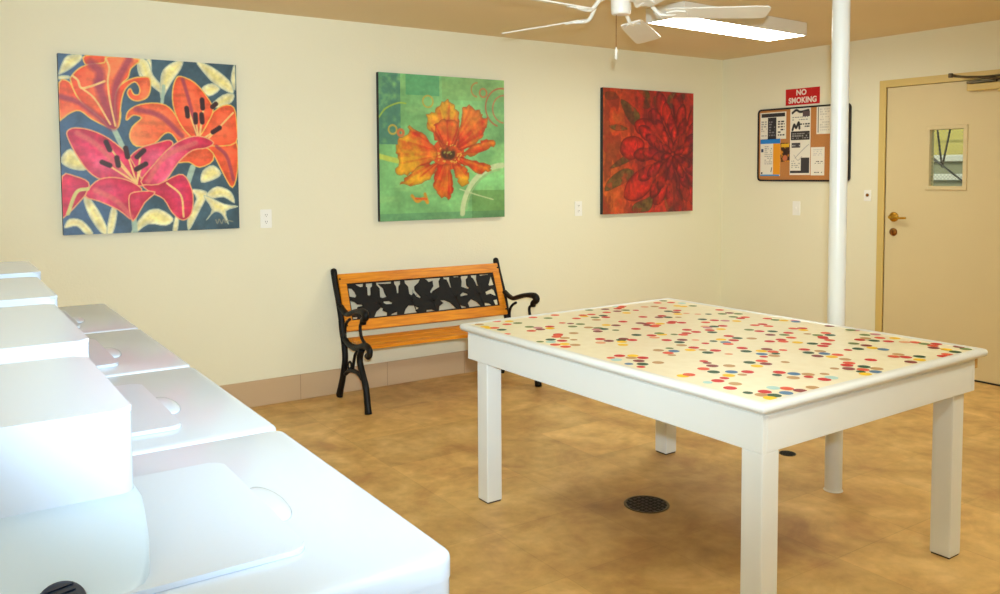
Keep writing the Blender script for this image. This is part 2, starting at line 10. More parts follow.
DAISY=[('f', [(0.439, 0.481), (0.32, 0.604), (0.226, 0.652), (0.215, 0.59), (0.136, 0.546), (0.125, 0.474), (0.148, 0.413), (0.119, 0.331), (0.206, 0.307), (0.321, 0.375), (0.427, 0.418)]), ('f', [(0.475, 0.503), (0.414, 0.586), (0.362, 0.637), (0.354, 0.73), (0.425, 0.744), (0.473, 0.81), (0.533, 0.84), (0.582, 0.794), (0.619, 0.753), (0.62, 0.635), (0.584, 0.517)]), ('r', [(0.596, 0.506), (0.62, 0.635), (0.644, 0.786), (0.706, 0.811), (0.744, 0.78), (0.794, 0.782), (0.807, 0.729), (0.858, 0.72), (0.833, 0.643), (0.808, 0.577), (0.732, 0.521), (0.633, 0.482)]), ('r', [(0.621, 0.46), (0.757, 0.532), (0.821, 0.56), (0.91, 0.562), (0.916, 0.525), (0.846, 0.491), (0.708, 0.44)]), ('f', [(0.56, 0.389), (0.585, 0.293), (0.634, 0.229), (0.696, 0.251), (0.696, 0.326), (0.658, 0.379)]), ('r', [(0.56, 0.41), (0.658, 0.379), (0.784, 0.316), (0.886, 0.343), (0.873, 0.382), (0.758, 0.413), (0.609, 0.443)]), ('f', [(0.427, 0.397), (0.298, 0.374), (0.206, 0.301), (0.149, 0.249), (0.252, 0.241), (0.381, 0.281), (0.458, 0.377)]), ('r', [(0.451, 0.387), (0.416, 0.313), (0.404, 0.24), (0.453, 0.166), (0.525, 0.134), (0.561, 0.187), (0.561, 0.272), (0.548, 0.388)]), ('r', [(0.486, 0.514), (0.426, 0.597), (0.414, 0.659), (0.497, 0.705), (0.583, 0.698), (0.613, 0.614), (0.584, 0.517)])]
DAISY_C=(0.53, 0.462)
DAHLIA=[('l', [(0.028, 0.961), (0.106, 0.97), (0.16, 0.925), (0.042, 0.906)]), ('l', [(0.186, 0.914), (0.308, 0.866), (0.39, 0.789), (0.337, 0.714), (0.269, 0.752), (0.214, 0.831)]), ('l', [(0.369, 0.991), (0.484, 0.99), (0.5, 0.867), (0.417, 0.862), (0.443, 0.936)]), ('l', [(0.062, 0.701), (0.162, 0.712), (0.256, 0.68), (0.136, 0.664)]), ('l', [(0.724, 0.985), (0.898, 0.985), (0.826, 0.885), (0.697, 0.868)]), ('l', [(0.54, 0.942), (0.596, 0.956), (0.598, 0.862), (0.564, 0.86)]), ('l', [(0.074, 0.368), (0.218, 0.46), (0.294, 0.435), (0.192, 0.391)]), ('l', [(0.023, 0.185), (0.062, 0.277), (0.22, 0.361), (0.328, 0.333), (0.248, 0.259), (0.141, 0.217)]), ('l', [(0.318, 0.012), (0.331, 0.074), (0.468, 0.116), (0.552, 0.159), (0.525, 0.053), (0.47, 0.012)]), ('l', [(0.666, 0.117), (0.723, 0.138), (0.768, 0.011), (0.696, 0.011)]), ('p', [(0.178, 0.513), (0.217, 0.596), (0.338, 0.622), (0.434, 0.574), (0.408, 0.49), (0.3, 0.435), (0.218, 0.464)]), ('p', [(0.336, 0.735), (0.432, 0.77), (0.543, 0.745), (0.586, 0.673), (0.489, 0.638), (0.365, 0.654)]), ('p', [(0.222, 0.156), (0.261, 0.259), (0.396, 0.355), (0.535, 0.358), (0.564, 0.285), (0.482, 0.169), (0.358, 0.105), (0.249, 0.115)]), ('p', [(0.538, 0.095), (0.579, 0.222), (0.664, 0.255), (0.707, 0.191), (0.638, 0.085), (0.567, 0.064)]), ('p', [(0.486, 0.825), (0.57, 0.85), (0.627, 0.79), (0.6, 0.737), (0.501, 0.763)])]
DAHLIA_C=(0.76, 0.483)

PI = math.pi
XW, YW, H = 5.842, 5.104, 2.413       # right wall, far wall, ceiling
XL, YR = -2.6, -2.4                   # left wall and the wall behind the camera

# ------------------------------------------------------------------ colours
def s2l(c):
    return tuple((v/255/12.92) if v/255 <= .04045 else ((v/255+.055)/1.055)**2.4 for v in c)
def rgba(c): return (*s2l(c), 1)

# ------------------------------------------------------------------ materials
MATS = {}
def newmat(name):
    m = bpy.data.materials.new(name); m.use_nodes = True
    nt = m.node_tree; b = nt.nodes['Principled BSDF']
    return m, nt, b
def N(nt, t, **k):
    n = nt.nodes.new(t)
    for a, v in k.items(): setattr(n, a, v)
    return n
def mat(name, col, rough=.5, metal=0, bump=0, bscale=60, var=.0, vscale=6, coat=0, spec=.5):
    """plain paint / metal with a little procedural variation and surface bump"""
    if name in MATS: return MATS[name]
    m, nt, b = newmat(name); L = nt.links
    b.inputs['Roughness'].default_value = rough; b.inputs['Metallic'].default_value = metal
    b.inputs['Specular IOR Level'].default_value = spec
    b.inputs['Coat Weight'].default_value = coat; b.inputs['Coat Roughness'].default_value = .06
    tc = N(nt, 'ShaderNodeTexCoord')
    no = N(nt, 'ShaderNodeTexNoise'); no.inputs['Scale'].default_value = vscale; no.inputs['Detail'].default_value = 4
    L.new(tc.outputs['Object'], no.inputs['Vector'])
    mx = N(nt, 'ShaderNodeMix', data_type='RGBA')
    c = s2l(col)
    mx.inputs[6].default_value = (*[max(0, v*(1-var)) for v in c], 1)
    mx.inputs[7].default_value = (*[min(1, v*(1+var)) for v in c], 1)
    L.new(no.outputs['Fac'], mx.inputs[0]); L.new(mx.outputs[2], b.inputs['Base Color'])
    if bump:
        n2 = N(nt, 'ShaderNodeTexNoise'); n2.inputs['Scale'].default_value = bscale; n2.inputs['Detail'].default_value = 3
        L.new(tc.outputs['Object'], n2.inputs['Vector'])
        bp = N(nt, 'ShaderNodeBump'); bp.inputs['Strength'].default_value = bump; bp.inputs['Distance'].default_value = .004
        L.new(n2.outputs['Fac'], bp.inputs['Height']); L.new(bp.outputs['Normal'], b.inputs['Normal'])
    MATS[name] = m
    return m

WALL = mat('wall_paint', (236, 232, 204), .7, bump=.25, bscale=90, var=.02, vscale=1.5)
CEIL = mat('ceiling_paint', (228, 208, 168), .85, bump=.3, bscale=70, var=.03, vscale=1.2)
WHITE = mat('white_gloss_paint', (226, 229, 224), .32, bump=.08, bscale=25, var=.02)
APP = mat('white_enamel', (208, 226, 248), .2, var=.01, coat=.1)
APP2 = mat('pale_blue_plastic', (192, 216, 238), .3, var=.01)
FANW = mat('white_fan_enamel', (228, 224, 212), .35, var=.02)
TRIMY = mat('yellow_frame_paint', (216, 190, 116), .45, bump=.08, bscale=30, var=.03)
DOORP = mat('cream_door_paint', (221, 204, 158), .5, bump=.1, bscale=20, var=.02)
IRON = mat('black_cast_iron', (10, 8, 7), .5, spec=.3, metal=.1, bump=.5, bscale=160, var=.4, vscale=30)
BRASS = mat('polished_brass', (212, 170, 70), .22, metal=1, var=.1)
BRASSD = mat('tarnished_brass', (150, 100, 48), .4, metal=.9, var=.25, vscale=90)
STEEL = mat('bare_steel', (150, 148, 138), .35, metal=.9, var=.15, vscale=40)
BRONZE = mat('dark_bronze_metal', (96, 84, 62), .4, metal=.7, var=.2, vscale=40)
BLACKP = mat('black_plastic', (20, 20, 22), .4, var=.1)
NAVY = mat('dark_blue_plastic', (26, 40, 66), .3, var=.1)
OUTW = mat('outlet_plastic', (246, 246, 238), .4)
SLOT = mat('outlet_slot', (70, 66, 58), .6)
RED = mat('sign_red', (200, 14, 24), .4, var=.05)
SIGNW = mat('sign_white', (240, 226, 214), .5)
CORK = mat('cork', (190, 128, 70), .9, bump=.6, bscale=220, var=.25, vscale=160)
RAWW = mat('raw_plywood', (190, 150, 84), .7, var=.15, vscale=14)
EDGEC = mat('canvas_edge_dark', (34, 36, 38), .7, var=.2)
EXTY = mat('yellow_exterior_stucco', (196, 182, 92), .8, bump=.4, bscale=60, var=.06)
CONC = mat('pale_concrete', (206, 208, 196), .8, bump=.4, bscale=60, var=.08)
GREYC = mat('grey_concrete', (132, 136, 108), .85, bump=.4, bscale=60, var=.1)
BASEB = mat('tan_rubber', (200, 172, 136), .5, bump=.1, bscale=20, var=.05, vscale=3)
GROUT = mat('baseboard_joint', (150, 120, 96), .8)
RUBB = mat('dirt_dark_rubber', (70, 60, 50), .8, var=.3)

def wood_mat():
    m, nt, b = newmat('varnished_orange_wood'); L = nt.links
    tc = N(nt, 'ShaderNodeTexCoord'); mp = N(nt, 'ShaderNodeMapping'); mp.inputs['Scale'].default_value = (1.2, 14, 14)
    no = N(nt, 'ShaderNodeTexNoise'); no.inputs['Scale'].default_value = 5; no.inputs['Detail'].default_value = 7; no.inputs['Distortion'].default_value = .6
    cr = N(nt, 'ShaderNodeValToRGB'); e = cr.color_ramp.elements
    e[0].position = .3; e[0].color = rgba((200, 112, 12)); e[1].position = .75; e[1].color = rgba((240, 158, 30))
    L.new(tc.outputs['Object'], mp.inputs['Vector']); L.new(mp.outputs[0], no.inputs['Vector']); L.new(no.outputs['Fac'], cr.inputs[0]); L.new(cr.outputs[0], b.inputs['Base Color'])
    b.inputs['Roughness'].default_value = .35
    return m
WOOD = wood_mat()

def floor_mat():
    m, nt, b = newmat('mottled_ochre_vinyl_tile'); L = nt.links
    tc = N(nt, 'ShaderNodeTexCoord')
    n1 = N(nt, 'ShaderNodeTexNoise'); n1.inputs['Scale'].default_value = 3.2; n1.inputs['Detail'].default_value = 9; n1.inputs['Roughness'].default_value = .62; n1.inputs['Distortion'].default_value = .5
    n2 = N(nt, 'ShaderNodeTexNoise'); n2.inputs['Scale'].default_value = 14; n2.inputs['Detail'].default_value = 6
    L.new(tc.outputs['Object'], n1.inputs['Vector']); L.new(tc.outputs['Object'], n2.inputs['Vector'])
    cr = N(nt, 'ShaderNodeValToRGB'); e = cr.color_ramp.elements
    e[0].position = .34; e[0].color = rgba((188, 144, 88)); e[1].position = .68; e[1].color = rgba((226, 190, 126))
    mid = cr.color_ramp.elements.new(.52); mid.color = rgba((210, 172, 106))
    L.new(n1.outputs['Fac'], cr.inputs[0])
    mx = N(nt, 'ShaderNodeMix', data_type='RGBA', blend_type='MULTIPLY'); mx.inputs[0].default_value = .55
    c2 = N(nt, 'ShaderNodeValToRGB'); c2.color_ramp.elements[0].color = (.78, .75, .68, 1); c2.color_ramp.elements[1].color = (1.12, 1.12, 1.1, 1)
    c2.color_ramp.elements[0].position = .3; c2.color_ramp.elements[1].position = .65
    L.new(n2.outputs['Fac'], c2.inputs[0]); L.new(cr.outputs[0], mx.inputs[6]); L.new(c2.outputs[0], mx.inputs[7])
    # tiles: each one a slightly different tone, thin seams
    br = N(nt, 'ShaderNodeTexBrick'); br.offset = 0; br.inputs['Scale'].default_value = 1
    br.inputs['Brick Width'].default_value = .457; br.inputs['Row Height'].default_value = .457; br.inputs['Mortar Size'].default_value = .0022
    br.inputs['Color1'].default_value = (.86, .86, .86, 1); br.inputs['Color2'].default_value = (1.1, 1.09, 1.06, 1); br.inputs['Mortar'].default_value = (.84, .81, .76, 1)
    L.new(tc.outputs['Object'], br.inputs['Vector'])
    m2 = N(nt, 'ShaderNodeMix', data_type='RGBA', blend_type='MULTIPLY'); m2.inputs[0].default_value = .7
    L.new(mx.outputs[2], m2.inputs[6]); L.new(br.outputs['Color'], m2.inputs[7])
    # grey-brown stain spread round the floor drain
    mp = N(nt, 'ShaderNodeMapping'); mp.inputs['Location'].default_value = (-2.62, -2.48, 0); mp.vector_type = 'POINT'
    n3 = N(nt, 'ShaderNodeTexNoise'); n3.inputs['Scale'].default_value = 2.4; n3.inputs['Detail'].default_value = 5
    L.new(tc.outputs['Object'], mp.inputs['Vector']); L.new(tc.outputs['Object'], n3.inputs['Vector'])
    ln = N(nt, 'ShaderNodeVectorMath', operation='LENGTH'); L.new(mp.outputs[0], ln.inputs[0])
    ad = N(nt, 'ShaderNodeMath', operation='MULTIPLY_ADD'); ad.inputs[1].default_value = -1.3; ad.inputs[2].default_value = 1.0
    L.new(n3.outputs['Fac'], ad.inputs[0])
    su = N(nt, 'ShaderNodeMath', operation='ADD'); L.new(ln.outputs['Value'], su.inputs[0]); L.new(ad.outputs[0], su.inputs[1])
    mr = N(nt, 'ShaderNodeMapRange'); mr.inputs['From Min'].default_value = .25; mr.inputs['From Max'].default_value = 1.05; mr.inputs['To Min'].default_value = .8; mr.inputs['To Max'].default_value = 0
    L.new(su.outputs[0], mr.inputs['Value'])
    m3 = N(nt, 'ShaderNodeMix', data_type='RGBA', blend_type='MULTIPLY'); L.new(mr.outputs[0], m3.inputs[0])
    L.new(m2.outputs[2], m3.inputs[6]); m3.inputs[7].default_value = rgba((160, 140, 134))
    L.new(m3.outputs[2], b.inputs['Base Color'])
    b.inputs['Roughness'].default_value = .42; b.inputs['Specular IOR Level'].default_value = .4
    bp = N(nt, 'ShaderNodeBump'); bp.inputs['Strength'].default_value = .12; bp.inputs['Distance'].default_value = .003
    L.new(n2.outputs['Fac'], bp.inputs['Height']); L.new(bp.outputs['Normal'], b.inputs['Normal'])
    return m
FLOOR = floor_mat()

def emis(name, col, s):
    m, nt, b = newmat(name)
    b.inputs['Base Color'].default_value = rgba((240, 236, 220)); b.inputs['Emission Color'].default_value = rgba(col); b.inputs['Emission Strength'].default_value = s
    b.inputs['Roughness'].default_value = .4
    return m
LENS = emis('lit_prismatic_lens', (244, 250, 240), 14.2)

def attr_mat(name, rough=.5, bump=0):
    m, nt, b = newmat(name); L = nt.links
    a = N(nt, 'ShaderNodeAttribute'); a.attribute_name = 'paint'
    L.new(a.outputs['Color'], b.inputs['Base Color']); b.inputs['Roughness'].default_value = rough
    if bump:
        tc = N(nt, 'ShaderNodeTexCoord'); n = N(nt, 'ShaderNodeTexNoise'); n.inputs['Scale'].default_value = 60
        bp = N(nt, 'ShaderNodeBump'); bp.inputs['Strength'].default_value = bump; bp.inputs['Distance'].default_value = .002
        L.new(tc.outputs['Object'], n.inputs['Vector']); L.new(n.outputs['Fac'], bp.inputs['Height']); L.new(bp.outputs['Normal'], b.inputs['Normal'])
    return m
PAINT = attr_mat('oil_paint', .42, .3)
PRINT = attr_mat('printed_paper', .6)

def clear_mat():
    m, nt, b = newmat('clear_window_glass'); L = nt.links
    tr = N(nt, 'ShaderNodeBsdfTransparent'); gl = N(nt, 'ShaderNodeBsdfGlossy'); gl.inputs['Roughness'].default_value = .02
    fr = N(nt, 'ShaderNodeFresnel'); m1 = N(nt, 'ShaderNodeMixShader')
    L.new(fr.outputs[0], m1.inputs[0]); L.new(tr.outputs[0], m1.inputs[1]); L.new(gl.outputs[0], m1.inputs[2]); L.new(m1.outputs[0], nt.nodes['Material Output'].inputs['Surface'])
    return m
CLEAR = clear_mat()
def glass_mat():
    m, nt, b = newmat('wired_door_glass'); L = nt.links
    tc = N(nt, 'ShaderNodeTexCoord')
    tr = N(nt, 'ShaderNodeBsdfTransparent'); tr.inputs['Color'].default_value = (.93, .95, .9, 1)
    gl = N(nt, 'ShaderNodeBsdfGlossy'); gl.inputs['Roughness'].default_value = .03
    fr = N(nt, 'ShaderNodeFresnel'); fr.inputs['IOR'].default_value = 1.45
    m1 = N(nt, 'ShaderNodeMixShader'); L.new(fr.outputs[0], m1.inputs[0]); L.new(tr.outputs[0], m1.inputs[1]); L.new(gl.outputs[0], m1.inputs[2])
    # embedded diagonal wire mesh
    vals = []
    for ang in (PI/4, -PI/4):
        mp = N(nt, 'ShaderNodeMapping'); mp.inputs['Rotation'].default_value = (ang, 0, 0); L.new(tc.outputs['Object'], mp.inputs['Vector'])
        sx = N(nt, 'ShaderNodeSeparateXYZ'); L.new(mp.outputs[0], sx.inputs[0])
        mu = N(nt, 'ShaderNodeMath', operation='MULTIPLY'); mu.inputs[1].default_value = 1/.018; L.new(sx.outputs['Y'], mu.inputs[0])
        fc = N(nt, 'ShaderNodeMath', operation='FRACT'); L.new(mu.outputs[0], fc.inputs[0])
        lt = N(nt, 'ShaderNodeMath', operation='LESS_THAN'); lt.inputs[1].default_value = .07; L.new(fc.outputs[0], lt.inputs[0]); vals.append(lt)
    mxx = N(nt, 'ShaderNodeMath', operation='MAXIMUM'); L.new(vals[0].outputs[0], mxx.inputs[0]); L.new(vals[1].outputs[0], mxx.inputs[1])
    df = N(nt, 'ShaderNodeBsdfDiffuse'); df.inputs['Color'].default_value = (.25, .25, .22, 1)
    m2 = N(nt, 'ShaderNodeMixShader'); L.new(mxx.outputs[0], m2.inputs[0]); L.new(m1.outputs[0], m2.inputs[1]); L.new(df.outputs[0], m2.inputs[2])
    L.new(m2.outputs[0], nt.nodes['Material Output'].inputs['Surface'])
    return m
GLASS = glass_mat()

# ------------------------------------------------------------------ mesh helpers
def add_box(bm, x0, x1, y0, y1, z0, z1, bev=0, seg=2, mi=0, rot=None):
    r = bmesh.ops.create_cube(bm, size=1)
    vs = r['verts']
    for v in vs:
        v.co = Vector(((x0+x1)/2 + v.co.x*(x1-x0), (y0+y1)/2 + v.co.y*(y1-y0), (z0+z1)/2 + v.co.z*(z1-z0)))
    fs = list({f for v in vs for f in v.link_faces})
    for f in fs: f.material_index = mi
    if bev:
        es = list({e for v in vs for e in v.link_edges})
        r = bmesh.ops.bevel(bm, geom=es, offset=bev, segments=seg, affect='EDGES', profile=.5)
        vs = list({v for f in r['faces'] for v in f.verts} | {v for v in vs if v.is_valid})
        for f in r['faces']: f.material_index = mi
    if rot is not None:
        bmesh.ops.transform(bm, matrix=rot, verts=list({v for v in vs}))
    return vs
def add_cyl(bm, c, r, h, axis='Z', seg=24, r2=None, mi=0):
    r_ = bmesh.ops.create_cone(bm, cap_ends=True, segments=seg, radius1=r, radius2=r if r2 is None else r2, depth=h)
    M = {'Z': Matrix(), 'X': Matrix.Rotation(PI/2, 4, 'Y'), 'Y': Matrix.Rotation(-PI/2, 4, 'X')}[axis]
    bmesh.ops.transform(bm, matrix=Matrix.Translation(c) @ M, verts=r_['verts'])
    for f in {f for v in r_['verts'] for f in v.link_faces}: f.material_index = mi
    return r_['verts']
def add_lathe(bm, prof, c=(0, 0, 0), seg=32, axis='Z', mi=0):
    rings = []
    for r, z in prof:
        ring = []
        for k in range(seg):
            a = 2*PI*k/seg; p = (r*math.cos(a), r*math.sin(a), z)
            if axis == 'X': p = (p[2], p[0], p[1])
            ring.append(bm.verts.new(Vector(p)+Vector(c)))
        rings.append(ring)
    for a, b in zip(rings, rings[1:]):
        for k in range(seg):
            f = bm.faces.new((a[k], a[(k+1) % seg], b[(k+1) % seg], b[k])); f.smooth = True; f.material_index = mi
    for ring, fl in ((rings[0], True), (rings[-1], False)):
        f = bm.faces.new(ring[::-1] if fl else ring); f.material_index = mi
def catmull(pts, n=5):
    if len(pts) < 3: return [Vector(p) for p in pts]
    P = [Vector(p) for p in pts]; P = [2*P[0]-P[1]]+P+[2*P[-1]-P[-2]]; out = []
    for i in range(1, len(P)-2):
        for k in range(n):
            t = k/n; a, b, c, d = P[i-1:i+3]
            out.append(.5*((2*b)+(c-a)*t+(2*a-5*b+4*c-d)*t*t+(3*b-a-3*c+d)*t*t*t))
    out.append(P[-2]); return out
def add_sweep(bm, pts, rad, side=None, wide=None, seg=10, smooth=True, n=5, mi=0):
    """swept rod; rad = radius (number or list), side = fixed width axis, wide = half width along it"""
    C_ = catmull(pts, n) if smooth else [Vector(p) for p in pts]
    m = len(C_); rings = []
    up = Vector(side).normalized() if side else None
    prev = None
    for i, p in enumerate(C_):
        t = (C_[min(i+1, m-1)]-C_[max(i-1, 0)]).normalized()
        if up is not None: s = up
        else:
            s = (prev - t*prev.dot(t)).normalized() if prev is not None else t.orthogonal().normalized()
            prev = s
        nrm = t.cross(s).normalized()
        if isinstance(rad, (list, tuple)):
            f = i/(m-1)*(len(rad)-1); k = min(int(f), len(rad)-2); r = rad[k]+(rad[k+1]-rad[k])*(f-k)
        else: r = rad
        w = wide if wide else r
        rings.append([bm.verts.new(p + s*math.cos(2*PI*k/seg)*w + nrm*math.sin(2*PI*k/seg)*r) for k in range(seg)])
    for a, b in zip(rings, rings[1:]):
        for k in range(seg):
            f = bm.faces.new((a[k], a[(k+1) % seg], b[(k+1) % seg], b[k])); f.smooth = True; f.material_index = mi
    f1 = bm.faces.new(rings[0][::-1]); f2 = bm.faces.new(rings[-1]); f1.material_index = f2.material_index = mi
def add_prism(bm, poly, d0, d1, plane='XY', mi=0, bev=0):
    """extrude a 2D outline between d0 and d1 on the remaining axis"""
    def P(a, b, d): return {'XY': (a, b, d), 'YZ': (d, a, b), 'XZ': (a, d, b)}[plane]
    lo = [bm.verts.new(P(a, b, d0)) for a, b in poly]; hi = [bm.verts.new(P(a, b, d1)) for a, b in poly]
    n = len(poly); fs = [bm.faces.new(lo[::-1]), bm.faces.new(hi)]
    for i in range(n): fs.append(bm.faces.new((lo[i], lo[(i+1) % n], hi[(i+1) % n], hi[i])))
    for f in fs: f.material_index = mi
    if bev:
        es = [e for e in fs[1].edges]
        bmesh.ops.bevel(bm, geom=es, offset=bev, segments=2, affect='EDGES')
    return fs
def rrect(x0, x1, y0, y1, r, n=5):
    o = []
    for cx, cy, a0 in ((x1-r, y1-r, 0), (x0+r, y1-r, PI/2), (x0+r, y0+r, PI), (x1-r, y0+r, 1.5*PI)):
        for k in range(n+1):
            a = a0+PI/2*k/n; o.append((cx+r*math.cos(a), cy+r*math.sin(a)))
    return o
def obj(name, bm, mats, parent=None, loc=(0, 0, 0), smooth=False):
    bmesh.ops.recalc_face_normals(bm, faces=bm.faces[:])
    me = bpy.data.meshes.new(name); bm.to_mesh(me); bm.free()
    for m in (mats if isinstance(mats, (list, tuple)) else [mats]): me.materials.append(m)
    if smooth:
        for p in me.polygons: p.use_smooth = True
    o = bpy.data.objects.new(name, me); C.objects.link(o); o.location = loc
    if parent: o.parent = parent
    return o
def soft(o, ang=35):
    """smooth shading limited by angle"""
    for p in o.data.polygons: p.use_smooth = True
    o.data.set_sharp_from_angle(angle=math.radians(ang))
    return o
def tag(o, label, cat, group=None):
    o['label'] = label; o['category'] = cat
    if group: o['group'] = group
    return o
def thing(name, label, cat, loc=(0, 0, 0), rz=0, group=None):
    o = bpy.data.objects.new(name, None); C.objects.link(o); o.location = loc; o.rotation_euler.z = rz
    o.empty_display_size = .1
    return tag(o, label, cat, group)
def struct(name, bm, m, parent=None, **k):
    o = obj(name, bm, m, parent, **k)
    if not parent: o['kind'] = 'structure'
    return o
def box(x0, x1, y0, y1, z0, z1, bev=0, seg=2):
    bm = bmesh.new(); add_box(bm, x0, x1, y0, y1, z0, z1, bev, seg); return bm
def copy_tree(o, parent=None):
    c = o.copy(); C.objects.link(c)
    if parent: c.parent = parent
    for ch in list(o.children): copy_tree(ch, c)
    return c

# ------------------------------------------------------------------ painter: pigment stored per vertex of a fine grid
class Painter:
    def __init__(s, nx, ny, base):
        s.nx, s.ny = nx, ny
        s.u, s.v = np.meshgrid((np.arange(nx)+.5)/nx, (np.arange(ny)+.5)/ny)
        s.c = np.ones((ny, nx, 3))*np.array(base, float)
        s.asp = nx/ny; s.rng = np.random.default_rng(7)
    def noise(s, sc, seed=0, sy=None):
        r = np.random.default_rng(seed); g = r.random((64, 64)); sy = sy or sc
        x = s.u*sc; y = s.v*sy; xi = np.floor(x).astype(int); yi = np.floor(y).astype(int); fx = x-xi; fy = y-yi
        fx = fx*fx*(3-2*fx); fy = fy*fy*(3-2*fy); G = lambda a, b: g[a % 64, b % 64]
        return (G(yi, xi)*(1-fx)+G(yi, xi+1)*fx)*(1-fy)+(G(yi+1, xi)*(1-fx)+G(yi+1, xi+1)*fx)*fy
    def fbm(s, sc, seed=0, sy=None):
        sy = sy or sc
        return sum(s.noise(sc*2**k, seed+k, sy*2**k)/2**k for k in range(4))/1.875
    def mix(s, m, col):
        m = np.clip(m, 0, 1)[..., None]; s.c = s.c*(1-m)+np.asarray(col, float)*m
    def seg(s, a, b):
        ax, ay = a; bx, by = b; dx, dy = bx-ax, by-ay; l = dx*dx+dy*dy+1e-12
        t = np.clip(((s.u-ax)*dx+(s.v-ay)*dy)/l, 0, 1)
        return np.hypot(s.u-ax-t*dx, s.v-ay-t*dy), t
    def dist(s, pts, closed=True):
        P = list(pts)+([pts[0]] if closed else []); d = np.full(s.u.shape, 9.)
        for a, b in zip(P, P[1:]): d = np.minimum(d, s.seg(a, b)[0])
        return d
    def inside(s, pts):
        ins = np.zeros(s.u.shape, bool); n = len(pts)
        for i in range(n):
            (x1, y1), (x2, y2) = pts[i], pts[(i+1) % n]
            if y1 == y2: continue
            c = ((y1 > s.v) != (y2 > s.v)) & (s.u < (x2-x1)*(s.v-y1)/(y2-y1)+x1); ins ^= c
        return ins
    def smoothpts(s, pts):
        P = [Vector((a, b, 0)) for a, b in pts]; n = len(P); o = []
        for i in range(n):
            a, b, c, d = P[i-1], P[i], P[(i+1) % n], P[(i+2) % n]
            for k in range(3):
                t = k/3; q = .5*((2*b)+(c-a)*t+(2*a-5*b+4*c-d)*t*t+(3*b-a-3*c+d)*t*t*t); o.append((q.x, q.y))
        return o
    def sdf(s, pts): 
        d = s.dist(pts); return np.where(s.inside(pts), -d, d)
    def poly(s, pts, colf, outline=None, w=.006, sm=True):
        if sm: pts = s.smoothpts(pts)
        d = s.sdf(pts); e = .7/s.ny
        m = np.clip(.5-d/(2*e), 0, 1)
        col = colf(d) if callable(colf) else np.array(colf, float)
        m3 = m[..., None]; s.c = s.c*(1-m3)+col*m3
        if outline is not None: s.mix(np.clip((w-np.abs(d))/e*.6+.3, 0, 1), outline)
    def line(s, pts, col, w, al=1):
        P = [(p.x, p.y) for p in catmull([(a, b, 0) for a, b in pts], 6)] if len(pts) > 2 else pts
        d = s.dist(P, False); e = .7/s.ny
        s.mix(np.clip((w/2-d)/((2*e) if al == 1 else w*.5)+.5, 0, 1)*al, col)
    def rect(s, u0, u1, v0, v1, col):
        s.mix(((s.u >= u0) & (s.u <= u1) & (s.v >= v0) & (s.v <= v1)).astype(float), col)
    def mesh(s, name, w, h, thick, m_face, m_side, plane, parent=None):
        """slab lying in plane XZ (normal -Y) or YZ (normal -X), origin at its lower left seen from the front"""
        nx, ny = s.nx, s.ny
        vs = []; fs = []; mi = []
        def P(a, b, d):   # a along width, b up, d out of the wall
            return (a, -d, b) if plane == 'XZ' else (-d, -a, b)
        for j in range(ny+1):
            for i in range(nx+1): vs.append(P(w*i/nx, h*j/ny, thick))
        for j in range(ny):
            for i in range(nx):
                a = j*(nx+1)+i; fs.append((a, a+1, a+nx+2, a+nx+1)); mi.append(0)
        b0 = len(vs)
        for a, b in ((0, 0), (w, 0), (w, h), (0, h)): vs.append(P(a, b, thick))
        for a, b in ((0, 0), (w, 0), (w, h), (0, h)): vs.append(P(a, b, 0))
        for k in range(4): fs.append((b0+k, b0+4+k, b0+4+(k+1) % 4, b0+(k+1) % 4)); mi.append(1)
        fs.append((b0+7, b0+6, b0+5, b0+4)); mi.append(1)
        me = bpy.data.meshes.new(name); me.from_pydata(vs, [], fs); me.materials.append(m_face); me.materials.append(m_side)
        me.polygons.foreach_set('material_index', mi)
        ca = me.color_attributes.new('paint', 'FLOAT_COLOR', 'CORNER')
        lin = np.clip(s.c, 0, 255)/255; lin = np.where(lin <= .04045, lin/12.92, ((lin+.055)/1.055)**2.4)
        arr = np.ones((len(me.loops), 4)); f = lin.reshape(-1, 3)
        arr[:nx*ny*4, :3] = np.repeat(f, 4, axis=0)
        ca.data.foreach_set('color', arr.ravel()); me.update()
        o = bpy.data.objects.new(name, me); C.objects.link(o)
        if parent: o.parent = parent
        return o

# ================================================================== the room
T = .15
struct('floor', box(XL-T, XW+T, YR-T, YW+T, -.12, 0), FLOOR)
struct('ceiling', box(XL-T, XW+T, YR-T, YW+T, H, H+.12), CEIL)
struct('wall_back', box(XL-T, XW+T, YW, YW+T, 0, H), WALL)
struct('wall_left', box(XL-T, XL, YR, YW, 0, H), WALL)
WX0, WX1, WB, WT = -2.3, 1.1, .75, 2.15          # wide unseen window, added behind the camera for cool light
bm = bmesh.new()
add_box(bm, XL-T, WX0, YR-T, YR, 0, H); add_box(bm, WX1, XW+T, YR-T, YR, 0, H); add_box(bm, WX0, WX1, YR-T, YR, 0, WB); add_box(bm, WX0, WX1, YR-T, YR, WT, H)
struct('wall_rear', bm, WALL)
win = bpy.data.objects.new('unseen_window', None); C.objects.link(win); win['kind'] = 'structure'
bm = bmesh.new()
for a in ((WX0, WX1, WB, WB+.05), (WX0, WX1, WT-.05, WT), (WX0, WX0+.05, WB+.05, WT-.05), (WX1-.05, WX1, WB+.05, WT-.05), ((WX0+WX1)/2-.025, (WX0+WX1)/2+.025, WB+.05, WT-.05)):
    add_box(bm, a[0], a[1], YR-.10, YR-.04, a[2], a[3], .004)
struct('window_frame', bm, FANW, win)
struct('window_sill', box(WX0-.03, WX1+.03, YR-.04, YR+.04, WB-.03, WB, .004), FANW, win)
struct('window_pane', box(WX0+.05, WX1-.05, YR-.074, YR-.068, WB+.05, WT-.05), CLEAR, win)
DY0, DY1, DZ = 2.60, 3.556, 2.035       # door opening on the right wall
bm = bmesh.new()
